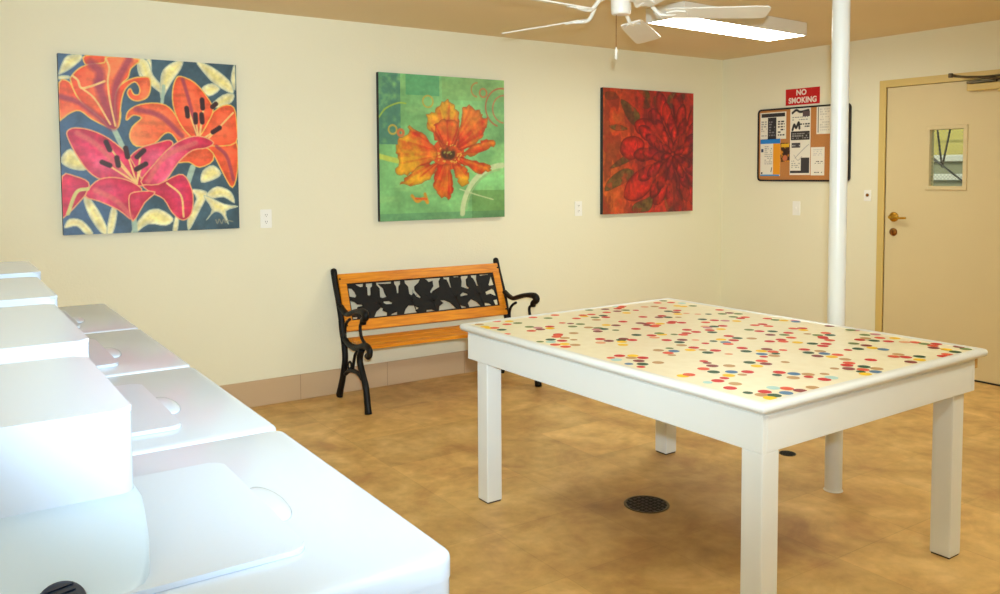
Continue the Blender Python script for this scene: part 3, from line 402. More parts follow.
add_box(bm, XW, XW+T, DY1+.0, YW, 0, H); add_box(bm, XW, XW+T, YR, DY0, 0, H); add_box(bm, XW, XW+T, DY0, DY1, DZ+.012, H)
struct('wall_right', bm, WALL)

def baseboard(name, along, a0, a1, c, sgn):
    bm = bmesh.new(); hgt = .162; th = .012
    if along == 'X': add_box(bm, a0, a1, c-th, c, 0, hgt, .003)
    else: add_box(bm, c-th, c, a0, a1, 0, hgt, .003)
    a = a0+.25
    while a < a1-.1:
        if along == 'X': add_box(bm, a-.0012, a+.0012, c-th-.0006, c-th+.002, .001, hgt-.002, mi=1)
        else: add_box(bm, c-th-.0006, c-th+.002, a-.0012, a+.0012, .001, hgt-.002, mi=1)
        a += .61
    return struct(name, bm, [BASEB, GROUT])
baseboard('baseboard_back', 'X', XL, XW, YW, 1)
baseboard('baseboard_right', 'Y', DY1+.055, YW-.012, XW, 1)

# door frame, door, closer
bm = bmesh.new(); fw = .052
add_box(bm, XW-.014, XW+.10, DY1, DY1+fw, 0, DZ+fw+.004, .004); add_box(bm, XW-.014, XW+.10, DY0-fw, DY0, 0, DZ+fw+.004, .004)
add_box(bm, XW-.014, XW+.10, DY0, DY1, DZ+.004, DZ+fw+.004)
struct('trim_1', bm, TRIMY)
door = bpy.data.objects.new('door_1', None); C.objects.link(door); door['kind'] = 'structure'; door.location = (XW, DY1, 0)
def dl(o): o.location = (-XW, -DY1, 0); return o
WY0, WY1, WZ0, WZ1 = 2.988, 3.232, 1.318, 1.722
bm = bmesh.new(); dx0, dx1 = XW+.002, XW+.046; y0, y1 = DY0+.004, DY1-.004
add_box(bm, dx0, dx1, y0, WY0, .012, DZ); add_box(bm, dx0, dx1, WY1, y1, .012, DZ)
add_box(bm, dx0, dx1, WY0, WY1, .012, WZ0); add_box(bm, dx0, dx1, WY0, WY1, WZ1, DZ)
bmesh.ops.remove_doubles(bm, verts=bm.verts[:], dist=1e-5)
dl(struct('door_leaf', bm, DOORP, door))
bm = bmesh.new()
for a in ((WY0-.022, WY1+.022, WZ0-.022, WZ0+.006), (WY0-.022, WY1+.022, WZ1-.006, WZ1+.022), (WY0-.022, WY0+.006, WZ0+.004, WZ1-.004), (WY1-.006, WY1+.022, WZ0+.004, WZ1-.004)):
    add_box(bm, dx0-.010, dx1+.010, a[0], a[1], a[2], a[3], .003)
wf = dl(struct('window_frame', bm, DOORP, door))
dl(struct('window_pane', box(dx0+.018, dx0+.024, WY0, WY1, WZ0, WZ1), GLASS, door))
# lever handle on a round rose
bm = bmesh.new(); hy, hz = 3.483, 1.095
add_lathe(bm, [(.036, 0), (.036, -.006), (.030, -.013), (.014, -.016), (.012, -.046), (.013, -.058)], (dx0, hy, hz), 28, 'X')
add_sweep(bm, [(dx0-.050, hy, hz), (dx0-.054, hy-.03, hz+.001), (dx0-.054, hy-.075, hz-.004), (dx0-.050, hy-.118, hz-.002)], [.012, .0095, .0085, .0075])
hd = dl(obj('door_handle', bm, BRASS, door)); hd['label'] = 'polished brass lever handle'
bm = bmesh.new()
add_lathe(bm, [(.029, 0), (.029, -.006), (.024, -.012), (.010, -.014), (.010, -.018)], (dx0, hy+.002, .985), 24, 'X')
add_box(bm, dx0-.030, dx0-.016, hy-.004, hy+.008, .970, 1.0, .002)
db = dl(obj('deadbolt', bm, BRASSD, door)); db['label'] = 'tarnished brass deadbolt thumb turn'
# closer: body on the leaf, bent arm to the frame head
bm = bmesh.new(); add_box(bm, dx0-.048, dx0, 2.68, 2.962, 1.962, 2.008, .006)
add_cyl(bm, (dx0-.024, 2.76, 1.955), .011, .02); 
cl = dl(obj('door_closer', bm, [TRIMY], door))
bm = bmesh.new()
add_sweep(bm, [(dx0-.024, 2.70, 2.018), (dx0-.06, 2.80, 2.036), (dx0-.10, 2.93, 2.050), (dx0-.125, 3.02, 2.064)], .008, smooth=False)
add_sweep(bm, [(dx0-.125, 3.03, 2.072), (dx0-.10, 2.95, 2.052), (dx0-.06, 2.84, 2.046), (dx0-.03, 2.74, 2.050), (XW-.016, 2.64, 2.055)], .0075, smooth=False)
add_cyl(bm, (dx0-.125, 3.028, 2.068), .014, .028); add_box(bm, XW-.030, XW-.014, 2.62, 2.72, 2.045, 2.068, .003)
add_box(bm, dx0-.036, dx0-.006, 2.78, 2.97, 2.012, 2.028, .004)
ar = obj('closer_arm', bm, BRONZE, cl)
bm = bmesh.new(); add_box(bm, dx0, dx0+.01, DY0+.06, DY1-.06, 0, .012)
struct('trim_2', box(XW-.002, XW+.13, DY0, DY1, 0, .010, .003), BLACKP)
bm.free()

# outside the door: corridor wall, bands and a wire brace seen through the small pane
struct('ground', box(XW+T, XW+4.2, YR, 8.5, -.12, -.02), GREYC)
struct('wall_exterior', box(XW+2.2, XW+2.35, -1, 9.0, -.02, 4.2), EXTY)
bm = bmesh.new(); add_box(bm, XW+1.74, XW+1.92, 0, 8.4, -.02, 1.51, .01)
pw = tag(obj('parapet', bm, GREYC), 'grey green low wall with white bands outside the small door window', 'low wall')
for z0, z1 in ((1.512, 1.571), (1.345, 1.402)):
    bm = bmesh.new(); add_box(bm, XW+1.70, XW+1.92, 0, 8.4, z0, z1, .006)
    b_ = obj('band', bm, CONC, pw); b_['label'] = 'white painted band'
def rod(pts): 
    bm = bmesh.new(); add_sweep(bm, pts, .0085, smooth=False, seg=8); return bm
t = thing('cable_brace', 'dark crossing stay cables outside behind the small door window', 'cables', (XW+1.4, 3.889, 0))
c0 = (0, 0, 1.458)
obj('cable', rod([(0, .1355, 2.38), c0]), BLACKP, t)
obj('cable', rod([(0, -.1755, 2.38), c0]), BLACKP, t)
obj('cable', rod([(0, .95, 2.20), (0, -1.45, .37)]), BLACKP, t)
obj('cable_post', rod([(0, -1.45, -.02), (0, -1.45, 2.4)]), BLACKP, t)
obj('cable_post', rod([(0, .95, -.02), (0, .95, 2.4)]), BLACKP, t)
obj('cable_beam', rod([(0, -1.5, 2.38), (0, 1.0, 2.38)]), BLACKP, t)

# ================================================================== pole
t = thing('support_pole', 'white round steel support pole behind the confetti table', 'pole', (3.324, 2.243, 0))
bm = bmesh.new(); add_cyl(bm, (0, 0, H/2), .0372, H-.001, seg=40); soft(obj('shaft', bm, WHITE, t))
bm = bmesh.new(); add_lathe(bm, [(.042, 0), (.041, .003), (.038, .005), (.0366, .006)], seg=32); obj('base_ring', bm, WHITE, t)
t.children[0].scale = (1, 1, 1)

# ================================================================== folding table
TX0, TX1, TY0, TY1, TZ = 1.915, 3.215, 1.532, 3.150, .769
t = thing('folding_table', 'large white folding table with coloured confetti dots on its top', 'table', ((TX0+TX1)/2+.003, (TY0+TY1)/2, 0), math.radians(.75))
cx, cy = (TX0+TX1)/2, (TY0+TY1)/2
def tl(o): o.location = (-cx, -cy, 0); return o
# top: core board with rounded moulding round the edge
m, nt, b = newmat('cream_laminate'); L = nt.links
b.inputs['Roughness'].default_value = .36; b.inputs['Specular IOR Level'].default_value = .35
tc = N(nt, 'ShaderNodeTexCoord'); vo = N(nt, 'ShaderNodeTexVoronoi'); vo.inputs['Scale'].default_value = 26; L.new(tc.outputs['Object'], vo.inputs['Vector'])
cr = N(nt, 'ShaderNodeValToRGB'); cr.color_ramp.elements[0].color = rgba((238, 230, 196)); cr.color_ramp.elements[1].color = rgba((244, 238, 208)); L.new(vo.outputs['Distance'], cr.inputs[0]); L.new(cr.outputs[0], b.inputs['Base Color'])
LAM = m
DC = {'R': (206, 34, 30), 'O': (226, 88, 54), 'o': (232, 172, 130), 'G': (36, 84, 52), 'g': (116, 138, 76), 'Y': (248, 204, 20), 'B': (78, 126, 168), 'b': (176, 218, 214), 'T': (196, 156, 104), 'M': (140, 60, 58), 'P': (206, 138, 146)}
dm = {k: mat('dot_'+n, DC[k], .5, var=.04, spec=.2) for k, n in zip(DC, ('red', 'coral', 'peach', 'green', 'olive', 'yellow', 'blue', 'aqua', 'tan', 'maroon', 'pink'))}
keys = list(dm)
rw = .034
bm = bmesh.new()
add_box(bm, TX0+rw-.002, TX1-rw+.002, TY0+rw-.002, TY1-rw+.002, TZ-.022, TZ)
ztop = TZ+.0002
lx0, lx1, ly0, ly1 = TX0+rw, TX1-rw, TY0+rw, TY1-rw
for k, (x, y, c, r) in enumerate(DOTS):
    n = 16; z = ztop+.0000025*k
    pts = [(min(max(x+r*math.cos(2*PI*i/n), lx0), lx1), min(max(y+r*math.sin(2*PI*i/n), ly0), ly1)) for i in range(n)]
    if x < lx0-.01 or x > lx1+.01 or y < ly0-.01 or y > ly1+.01: continue
    f = bm.faces.new([bm.verts.new((a, b_, z)) for a, b_ in pts]); f.material_index = 1+keys.index(c)
me_top = tl(obj('tabletop', bm, [LAM]+[dm[k] for k in keys], t)); me_top['label'] = 'cream laminate top scattered with coloured dots'
bm = bmesh.new()
def rimpart(bm, x0, x1, y0, y1): add_box(bm, x0, x1, y0, y1, TZ-.026, TZ+.004, .009, 4)
# moulding as one mitred ring
prof = [(rw, -.026), (.012, -.026), (.005, -.023), (.001, -.016), (0, -.010), (.002, -.003), (.007, .002), (.014, .004), (.026, .004), (rw-.003, .002), (rw, -.001)]
corn = [(TX0, TY0, 1, 1), (TX1, TY0, -1, 1), (TX1, TY1, -1, -1), (TX0, TY1, 1, -1)]
rings = []
for (x, y, sx, sy) in corn:
    # rounded corners: three stations each
    for (ax, ay) in (((0, .014), (.004, .004), (.014, 0)) if sx*sy > 0 else ((.014, 0), (.004, .004), (0, .014))):
        ring = []
        for d, z in prof:
            k = max(0, 1-d/.03)
            ring.append(bm.verts.new((x+sx*(d+ax*k), y+sy*(d+ay*k), TZ+z)))
        rings.append(ring)
n = len(rings)
for i in range(n):
    a, b_ = rings[i], rings[(i+1) % n]
    for k in range(len(prof)):
        k2 = (k+1) % len(prof); f = bm.faces.new((a[k], a[k2], b_[k2], b_[k]))
soft(tl(obj('edge_moulding', bm, WHITE, t)), 40)
ax0, ax1, ay0, ay1 = TX0+.030, TX1-.052, TY0+.026, TY1-.030
az0, az1 = TZ-.150, TZ-.0265
for (x0, x1, y0, y1) in ((ax0, ax0+.019, ay0, ay1), (ax1-.019, ax1, ay0, ay1), (ax0+.019, ax1-.019, ay0, ay0+.019), (ax0+.019, ax1-.019, ay1-.019, ay1)):
    bm = bmesh.new(); add_box(bm, x0, x1, y0, y1, az0, az1-.012, .002); add_box(bm, x0+.0, x1-.0, y0+.0, y1-.0, az1-.0105, az1, .001)
    tl(obj('apron', bm, WHITE, t))
lg = .076
for (x, y) in ((ax0+.0185, ay0+.0185), (ax1-.10-lg+.064, ay0+.0185), (ax0+.0185, ay1-.045-lg), (ax1-.10-lg+.064, ay1-.045-lg)):
    ox, oy = (0, 0)
    if y < 2 and x < 2.5: ox, oy = -.0175, -.0175      # near left leg sits flush with both apron faces
    bm = bmesh.new()
    add_box(bm, x+ox, x+ox+lg, y+oy, y+oy+lg, .006, az0 if (ox) else az1-.002, .004)
    if ox: add_box(bm, x+.0015, x+lg-.01, y+.0015, y+lg-.01, az0-.001, az1-.002)
    tl(obj('leg', bm, WHITE, t))
    bm = bmesh.new(); add_box(bm, x+ox+.004, x+ox+lg-.004, y+oy+.004, y+oy+lg-.004, 0, .006, .001); tl(obj('glide', bm, RUBB, t))
bm = bmesh.new(); add_box(bm, ax1, ax1+.046, ay0+.012, ay0+.5, TZ-.074, TZ-.030, .002); tl(obj('wood_cleat', bm, RAWW, t))['label'] = 'unpainted plywood cleat under the top'

# ================================================================== floor drains
def drain(x, y, r, label):
    t = thing('floor_drain', label, 'drain', (x, y, 0), group='floor drains by the table')
    bm = bmesh.new(); add_lathe(bm, [(r, 0), (r, .002), (r*.93, .003), (r*.88, .0015), (r*.88, 0)], seg=40); obj('rim', bm, BRONZE, t)
    bm = bmesh.new(); add_cyl(bm, (0, 0, .0006), r*.89, .0008, seg=32); obj('bowl', bm, BLACKP, t)
    bm = bmesh.new(); n = 7; s = 2*r*.86/n
    for k in range(n+1):
        a = -r*.86+k*s; l = math.sqrt(max(0, (r*.87)**2-a*a))
        if l > .005:
            add_box(bm, a-.0025, a+.0025, -l, l, .0008, .0028); add_box(bm, -l, l, a-.0025, a+.0025, .0008, .0028)
    obj('grate', bm, IRON, t)
drain(2.522, 2.602, .098, 'large round dark floor drain under the middle of the table')
drain(3.57, 2.672, .042, 'small dark floor drain behind the pole')

# ================================================================== garden bench
PY0 = 4.8
t = thing('garden_bench', 'orange slatted garden bench with black iron arms and leaf panel back', 'bench', (2.14, PY0, 0), math.radians(-2.6))
BL = 1.222
def cv(k, x, dy=0): return [(x, p[0]-PY0+dy, max(p[1], 0.001)) for p in BENCH[k]]
for side in (0, 1):
    x = 0 if side == 0 else BL
    bm = bmesh.new(); P = cv('post', x)
    up = P[:6]; low = P[6:]
    add_sweep(bm, up, [.022, .020, .018, .018, .018, .020], (1, 0, 0), .021)
    add_lathe(bm, [(.008, -.02), (.018, -.008), (.021, .004), (.016, .016), (.004, .022)], (x, up[0][1], up[0][2]), 14)
    add_sweep(bm, cv('arch', x), .013, (1, 0, 0), .014); add_sweep(bm, cv('strut', x), .008, (1, 0, 0), .010); add_sweep(bm, cv('ring', x), .006, (1, 0, 0), .008)
    add_sweep(bm, cv('rail', x), [.014, .017, .020, .022, .020, .017], (1, 0, 0), .018)
    sf = obj('side_frame', bm, IRON, t)
    bm = bmesh.new(); add_sweep(bm, [up[-1]]+low[1:], [.020, .018, .018, .020, .023, .034], (1, 0, 0), .020); obj('leg', bm, IRON, sf)
    bm = bmesh.new(); add_sweep(bm, cv('fleg', x), [.020, .021, .018, .018, .019, .022, .030], (1, 0, 0), .020); obj('leg', bm, IRON, sf)
    bm = bmesh.new(); add_sweep(bm, cv('arm', x), [.013, .014, .015, .016, .016, .020, .026, .024, .018, .012], (1, 0, 0), .022)
    add_sweep(bm, cv('armsup', x), .009, (1, 0, 0), .010); add_sweep(bm, cv('armback', x), .009, (1, 0, 0), .010)
    obj('armrest', bm, IRON, sf)
# back: four-sided wooden frame in the leaning plane, iron leaf panel inside
def bp(u, s, d=0):   # s = height along the lean 0..1 between z .432 and .780
    v = .134+(.275-.134)*s; z = .432+(.780-.432)*s
    nv, nz = -.927, .375
    return Vector((u, v+nv*d-.012, z+nz*d))
def slab(bm, u0, u1, s0, s1, th, d0=0, skew=0):
    vs = [bm.verts.new(bp(u, s, d)) for d in (d0, d0+th) for (u, s) in ((u0, s0), (u1, s0), (u1, s1), (u0, s1))]
    fs = [bm.faces.new([vs[i] for i in f]) for f in ((3, 2, 1, 0), (4, 5, 6, 7), (0, 1, 5, 4), (1, 2, 6, 5), (2, 3, 7, 6), (3, 0, 4, 7))]
    bmesh.ops.bevel(bm, geom=list({e for f in fs for e in f.edges}), offset=.003, segments=2, affect='EDGES')
SU0, SU1 = .18, .825; UI0, UI1 = .062, BL-.062
bf = None
for nm, a in (('back_rail', (.012, BL-.012, SU1, 1)), ('back_rail', (.012, BL-.012, 0, SU0)), ('back_stile', (.012, UI0, SU0+.001, SU1-.001)), ('back_stile', (UI1, BL-.012, SU0+.001, SU1-.001))):
    bm = bmesh.new(); slab(bm, *a, .022); obj(nm, bm, WOOD, t)
# leaf panel: plate with traced openings, triangulated from a filled curve
cu = bpy.data.curves.new('leaf_outline', 'CURVE'); cu.dimensions = '2D'; cu.fill_mode = 'BOTH'; cu.extrude = .004; cu.bevel_depth = .0012
def spl(pts):
    s = cu.splines.new('POLY'); s.points.add(len(pts)-1); s.use_cyclic_u = True
    for p, (a, b_) in zip(s.points, pts): p.co = (a, b_, 0, 1)
PW = UI1-UI0+.004; PH = math.hypot((.275-.134)*(SU1-SU0), (.780-.432)*(SU1-SU0))+.004
spl([(0, 0), (PW, 0), (PW, PH), (0, PH)])
for hpts in HOLES: spl([(min(max(u, .008), .992)*PW, min(max(v, .035), .965)*PH) for u, v in hpts])
tmp = bpy.data.objects.new('leaf_tmp', cu); C.objects.link(tmp); bpy.context.view_layer.update()
me = bpy.data.meshes.new_from_object(tmp.evaluated_get(bpy.context.evaluated_depsgraph_get())); bpy.data.objects.remove(tmp)
bm = bmesh.new(); bm.from_mesh(me); bpy.data.meshes.remove(me)
# raised veins on the five leaves
for (lu, lv, ang) in ((.19, .36, 2.3), (.40, .38, 1.9), (.54, .3, 1.75), (.70, .34, 2.0), (.87, .36, 1.9)):
    for da, ln in ((0, .10), (.55, .085), (-.55, .085), (1.1, .06), (-1.1, .06)):
        a = ang+da; x, y = lu*PW, lv*PH
        add_sweep(bm, [(x, y, .0045), (x+ln*math.cos(a), y+ln*.9*math.sin(a), .0045)], [.0028, .0012], smooth=False, seg=6)
    add_sweep(bm, [(lu*PW, lv*PH, .0045), (lu*PW-.5*.1*math.cos(ang), lv*PH-.075*math.sin(ang), .0045)], [.0034, .0026], smooth=False, seg=6)
o0 = bp(UI0-.002, SU0-.003, .011); e1 = Vector((1, 0, 0)); e2 = (bp(0, 1)-bp(0, 0)).normalized(); e3 = e1.cross(e2)
M = Matrix((e1, e2, e3)).transposed().to_4x4(); M.translation = o0
bmesh.ops.transform(bm, matrix=M, verts=bm.verts[:])
obj('leaf_panel', bm, IRON, t)['label'] = 'black cast iron panel of maple leaves'
# seat slats
for k in range(5):
    v0 = -.262+k*.074; z = .398 + (.012 if k == 0 else 0)*0 - .004*(k > 1) - .006*(k > 3)
    bm = bmesh.new(); add_box(bm, .010, BL-.010, v0, v0+.066, z-.010, z+.012, .004, 2); obj('seat_slat', bm, WOOD, t)
for u in (.02, BL-.02):
    for s in (.91, .1):
        bm = bmesh.new(); p = bp(u, s, .022); add_cyl(bm, p, .006, .006, 'Y', 10); obj('bolt', bm, IRON, t)

# ================================================================== ceiling fan
FC = Vector((2.643, 2.906, 2.151)); TXf, TYf, PH0 = -.028, -.031, 1.8627
t = thing('ceiling_fan', 'white five-blade ceiling fan with a pull chain', 'fan', (FC.x, FC.y, H))
def fl(o): o.location = (-FC.x*0, 0, FC.z-H); return o
bm = bmesh.new(); add_lathe(bm, [(.035, .140), (.075, .150), (.085, .20), (.088, H-FC.z-.001)], seg=36); soft(fl(obj('canopy', bm, FANW, t)))
bm = bmesh.new(); add_lathe(bm, [(.045, .070), (.09, .076), (.118, .088), (.124, .112), (.112, .138), (.06, .148)], seg=40); soft(fl(obj('motor_housing', bm, FANW, t)), 50)
bm = bmesh.new(); add_lathe(bm, [(.012, -.006), (.040, -.004), (.0445, .003), (.046, .02), (.046, .066), (.044, .074)], seg=36); soft(fl(obj('switch_cup', bm, FANW, t)), 40)
for k in range(5):
    a = PH0+2*PI*k/5; dz = math.atan(TXf*math.cos(a)+TYf*math.sin(a))
    R = Matrix.Translation((0, 0, 0)) @ Matrix.Rotation(a, 4, 'Z') @ Matrix.Rotation(-dz, 4, 'Y')
    bm = bmesh.new()
    outline = []
    for (x, w) in ((.20, .046), (.23, .054), (.40, .060), (.60, .066)): outline.append((x, -w))
    cr_ = .02
    outline += [(.645, -.064), (.658, -.052), (.662, -.03), (.662, .03), (.658, .052), (.645, .064)]
    for (x, w) in ((.60, .066), (.40, .060), (.23, .054), (.20, .046)): outline.append((x, w))
    add_prism(bm, outline, -.003, .003)
    bmesh.ops.transform(bm, matrix=R @ Matrix.Translation((0, 0, 0)) @ Matrix.Rotation(math.radians(-12), 4, 'X'), verts=bm.verts[:])
    bl = fl(obj('blade', bm, FANW, t))
    bm = bmesh.new()
    add_sweep(bm, [(.07, 0, .084), (.115, 0, .070), (.145, 0, .028), (.175, 0, -.004), (.21, 0, -.008), (.25, 0, -.006)], [.011, .010, .009, .009, .008, .006], n=4)
    add_prism(bm, [(.20, -.018), (.24, -.038), (.285, -.034), (.30, 0), (.285, .034), (.24, .038), (.20, .018)], -.009, -.003)
    bmesh.ops.transform(bm, matrix=R @ Matrix.Rotation(math.radians(-12), 4, 'X'), verts=bm.verts[:])
    o = obj('blade_arm', bm, FANW, bl)
pc = Vector((-.018, .012, 0))
bm = bmesh.new(); z0 = 0
add_sweep(bm, [(pc.x, pc.y, 0), (pc.x, pc.y, -.155)], .0016, smooth=False, seg=6)
ch = fl(obj('pull_chain', bm, BRASSD, t))
bm = bmesh.new(); add_lathe(bm, [(.002, -.150), (.005, -.158), (.0065, -.185), (.0055, -.203), (.001, -.207)], (pc.x, pc.y, 0), 14); obj('pull_fob', bm, FANW, ch)['label'] = 'white plastic pull fob'

# ================================================================== fluorescent fixtures
def fixture(x0, x1, y0, y1, label):
    cx, cy = (x0+x1)/2, (y0+y1)/2; w, d = x1-x0, y1-y0
    t = thing('ceiling_light', label, 'light', (cx, cy, H), group='fluorescent ceiling lights')
    hw, hd = w/2, d/2
    bm = bmesh.new()
    add_box(bm, -hw, hw, -hd, hd, -.078, -.0005, .003)
    obj('housing', bm, FANW, t)
    bm = bmesh.new()
    for a in ((-hw, -hw+.008, -hd, hd), (hw-.008, hw, -hd, hd), (-hw+.008, hw-.008, -hd, -hd+.008), (-hw+.008, hw-.008, hd-.008, hd)): add_box(bm, *a, -.086, -.0785)
    obj('lens_frame', bm, FANW, t)
    obj('lens', box(-hw+.0085, hw-.0085, -hd+.0085, hd-.0085, -.0845, -.0785), LENS, t)['label'] = 'glowing lens'
    return t
fixture(3.63, 4.85, 3.497, 3.797, 'long glowing ceiling light beyond the fan').rotation_euler.z = math.radians(3)
for (x, y) in ((1.9, .4), (4.4, .5), (-1.4, 2.6), (-1.2, -.6)):  # unseen fixtures added to brighten the room
    t2 = fixture(x-.62, x+.62, y-.15, y+.15, 'added ceiling light out of the picture')
# ================================================================== washing machines
MX0, MX1 = -.12, .580; PITCH = .6819; M0 = .9727; DK = .915
def washer(k, con0, con1, cx1, label):
    y0 = M0+k*PITCH; t = thing('washing_machine', label, 'washing machine', ((MX0+MX1)/2, y0+PITCH/2, 0), group='top loading washers in the row')
    ox, oy = -(MX0+MX1)/2, -(y0+PITCH/2)
    def w(o): o.location = (ox, oy, 0); return o
    a, b_ = y0+.003-(.016 if k == 0 else 0), y0+PITCH-.003
    bm = bmesh.new(); add_prism(bm, rrect(MX0+.001, MX1-.0012, a+.0012, b_-.0012, .029), .03, DK-.0345, 'XY')
    soft(w(obj('cabinet', bm, APP, t)))
    for x in (MX0+.06, MX1-.07):
        for y in (a+.06, b_-.06):
            bm = bmesh.new(); add_cyl(bm, (x, y, .016), .022, .031); w(obj('foot', bm, BLACKP, t))
    bm = bmesh.new(); rings = []
    for ins, z in ((0, DK-.034), (0, DK-.010), (.0013, DK-.005), (.005, DK-.0013), (.010, DK)):
        rings.append([bm.verts.new((p[0], p[1], z)) for p in rrect(MX0+ins, MX1-ins, a+ins, b_-ins, .03-ins, 7)])
    for r1, r2 in zip(rings, rings[1:]):
        for i in range(len(r1)): bm.faces.new((r1[i], r1[(i+1) % len(r1)], r2[(i+1) % len(r1)], r2[i]))
    bm.faces.new(rings[0][::-1]); bm.faces.new(rings[-1])
    soft(w(obj('top_deck', bm, APP, t)), 40)
    # lid with rounded corners
    l0, l1, lx = y0+.105, y0+.525, .415
    bm = bmesh.new(); fs = add_prism(bm, rrect(-.02, lx, l0, l1, .022), DK+.0008, DK+.0085, 'XY')
    bmesh.ops.bevel(bm, geom=[e for e in fs[1].edges], offset=.003, segments=3, affect='EDGES')
    soft(w(obj('lid', bm, APP, t)), 40)
    # finger scoop rising to the lid edge
    sy = (l0+l1)/2+.0
    bm = bmesh.new(); add_lathe(bm, [(1, 0), (.93, .35), (.72, .72), (.4, .93), (.05, 1)], seg=28)
    bmesh.ops.transform(bm, matrix=Matrix.Translation((lx+.010, sy-.01, DK+.0006)) @ Matrix.Diagonal((.026, .080, .0085, 1)), verts=bm.verts[:])
    w(obj('lid_handle', bm, APP, t))
    # control console along the back
    zt = 1.115
    bm = bmesh.new(); fs = add_prism(bm, rrect(MX0+.0, cx1, con0, con1, .02), 1.0, zt, 'XY')
    bmesh.ops.bevel(bm, geom=[e for e in fs[1].edges], offset=.006, segments=3, affect='EDGES')
    con = soft(w(obj('console', bm, APP, t)), 40)
    bm = bmesh.new(); add_prism(bm, rrect(MX0+.001, cx1+.006, con0-.008, con1+.004, .03), DK+.0006, 1.0, 'XY')
    if k == 0:
        # end washer: the base runs out in a sloping fairing that carries the knob
        bm.free(); bm = bmesh.new(); rings = []
        for y, xr, z in ((con1+.004, .226, 1.0), (con0-.004, .228, 1.0), (1.19, .2275, .988), (1.15, .2245, .9635), (1.117, .217, .944), (1.095, .206, .930), (1.08, .190, .921), (1.072, .165, .9165)):
            rings.append([bm.verts.new(p) for p in ((MX0+.001, y, DK+.0006), (xr, y, DK+.0006), (xr, y, z-.006), (xr-.006, y, z), (MX0+.001, y, z))])
        for r1, r2 in zip(rings, rings[1:]):
            for i in range(5): bm.faces.new((r1[i], r1[(i+1) % 5], r2[(i+1) % 5], r2[i]))
        bm.faces.new(rings[0]); bm.faces.new(rings[-1][::-1])
    o = obj('console_base', bm, APP2, con); soft(o, 40)
    bm = bmesh.new(); add_lathe(bm, [(.022, 0), (.022, .012), (.018, .02)], (cx1+.006, (con0+con1)/2, .965), 24, 'X'); obj('dial', bm, BLACKP, con)
    return t, w
cons = [(1.213, 1.625, .222, 'nearest white top-loading washer, with the dark round knob'), (1.769, 2.333, .250, 'second nearest white top-loading washer in the row'),
        (2.460, 2.990, .275, 'third white top-loading washer in the row'), (3.119, 3.56, .302, 'farthest white top-loading washer, nearest the lily painting')]
for k, (a, b_, cx1, lab) in enumerate(cons):
    t, w = washer(k, a, b_, cx1, lab)
    if k == 0:
        bm = bmesh.new(); add_lathe(bm, [(.027, 0), (.027, .004), (.0255, .007), (.022, .008), (.010, .0082)], (0, 0, 0), 30)
        for j in range(5): add_box(bm, -.017, .017, -.0165+j*.008-.0012, -.0165+j*.008+.0012, .0082, .0102)
        bmesh.ops.transform(bm, matrix=Matrix.Translation((.114, 1.090, .9275)) @ Matrix.Rotation(math.atan2(.082, .133), 4, 'X') @ Matrix.Rotation(.15, 4, 'Z'), verts=bm.verts[:])
        w(obj('knob', bm, NAVY, t))['label'] = 'dark blue ribbed round knob'

# ================================================================== paintings
def petal(P, kind, seed):
    n = P.fbm(9, seed, 30)*.6+P.fbm(26, seed+3, 9)*.4; n2 = P.fbm(5, seed+9)
    if kind == 'orange': base, deep, hi = (240, 106, 66), (214, 62, 28), (250, 146, 90)
    elif kind == 'pink': base, deep, hi = (214, 56, 98), (180, 24, 44), (232, 110, 140)
    def f(d):
        e = np.clip(-d/.07, 0, 1)[..., None]
        c = np.array(deep)*(1-e)*.55+np.array(base)*(1-(1-e)*.55)
        h = np.clip((n2-.5)*3, 0, 1)[..., None]; c = c*(1-h)+np.array(hi)*h
        return c*(.80+.54*n[..., None])
    return f
P = Painter(230, 230, (64, 92, 106))
n = P.fbm(10, 3)
P.c = P.c*(.78+.44*n[..., None]); P.mix(np.clip((.5-P.u)*2.2, 0, .8)*np.clip(n+.35, 0, 1), (78, 112, 158))
LC = {'cream': (214, 206, 128), 'stem': (170, 196, 176), 'plum': (160, 62, 92), 'edge': (248, 206, 130), 'rose': (226, 120, 110), 'anther': (58, 30, 36), 'sig': (150, 150, 130)}
ln = P.fbm(22, 40)
def leafc(d):
    e = np.clip(-d/.03, 0, 1)[..., None]; return (np.array((234, 230, 190))*(1-e)+np.array((238, 226, 146))*e)*(.80+.4*ln[..., None])
for i, s in enumerate(LILY):
    if s[0] == 'p':
        if s[1] == 'cream': P.poly(s[2], leafc, (188, 200, 176), .0035)
        else: P.poly(s[2], petal(P, s[1], i), (248, 200, 96) if s[1] == 'orange' else (244, 176, 120), .0045)
    else: P.line(s[2], LC[s[1]], s[3], {'plum': .75, 'rose': .7}.get(s[1], 1))
sp = P.fbm(60, 77)
P.c *= (.92+.16*sp[..., None])
o = P.mesh('painting', .946, .972, .034, PAINT, EDGEC, 'XZ'); o.location = (.602, YW-.002, 1.107)
tag(o, 'square painting of pink and orange lilies on slate blue, leftmost on the wall', 'painting')

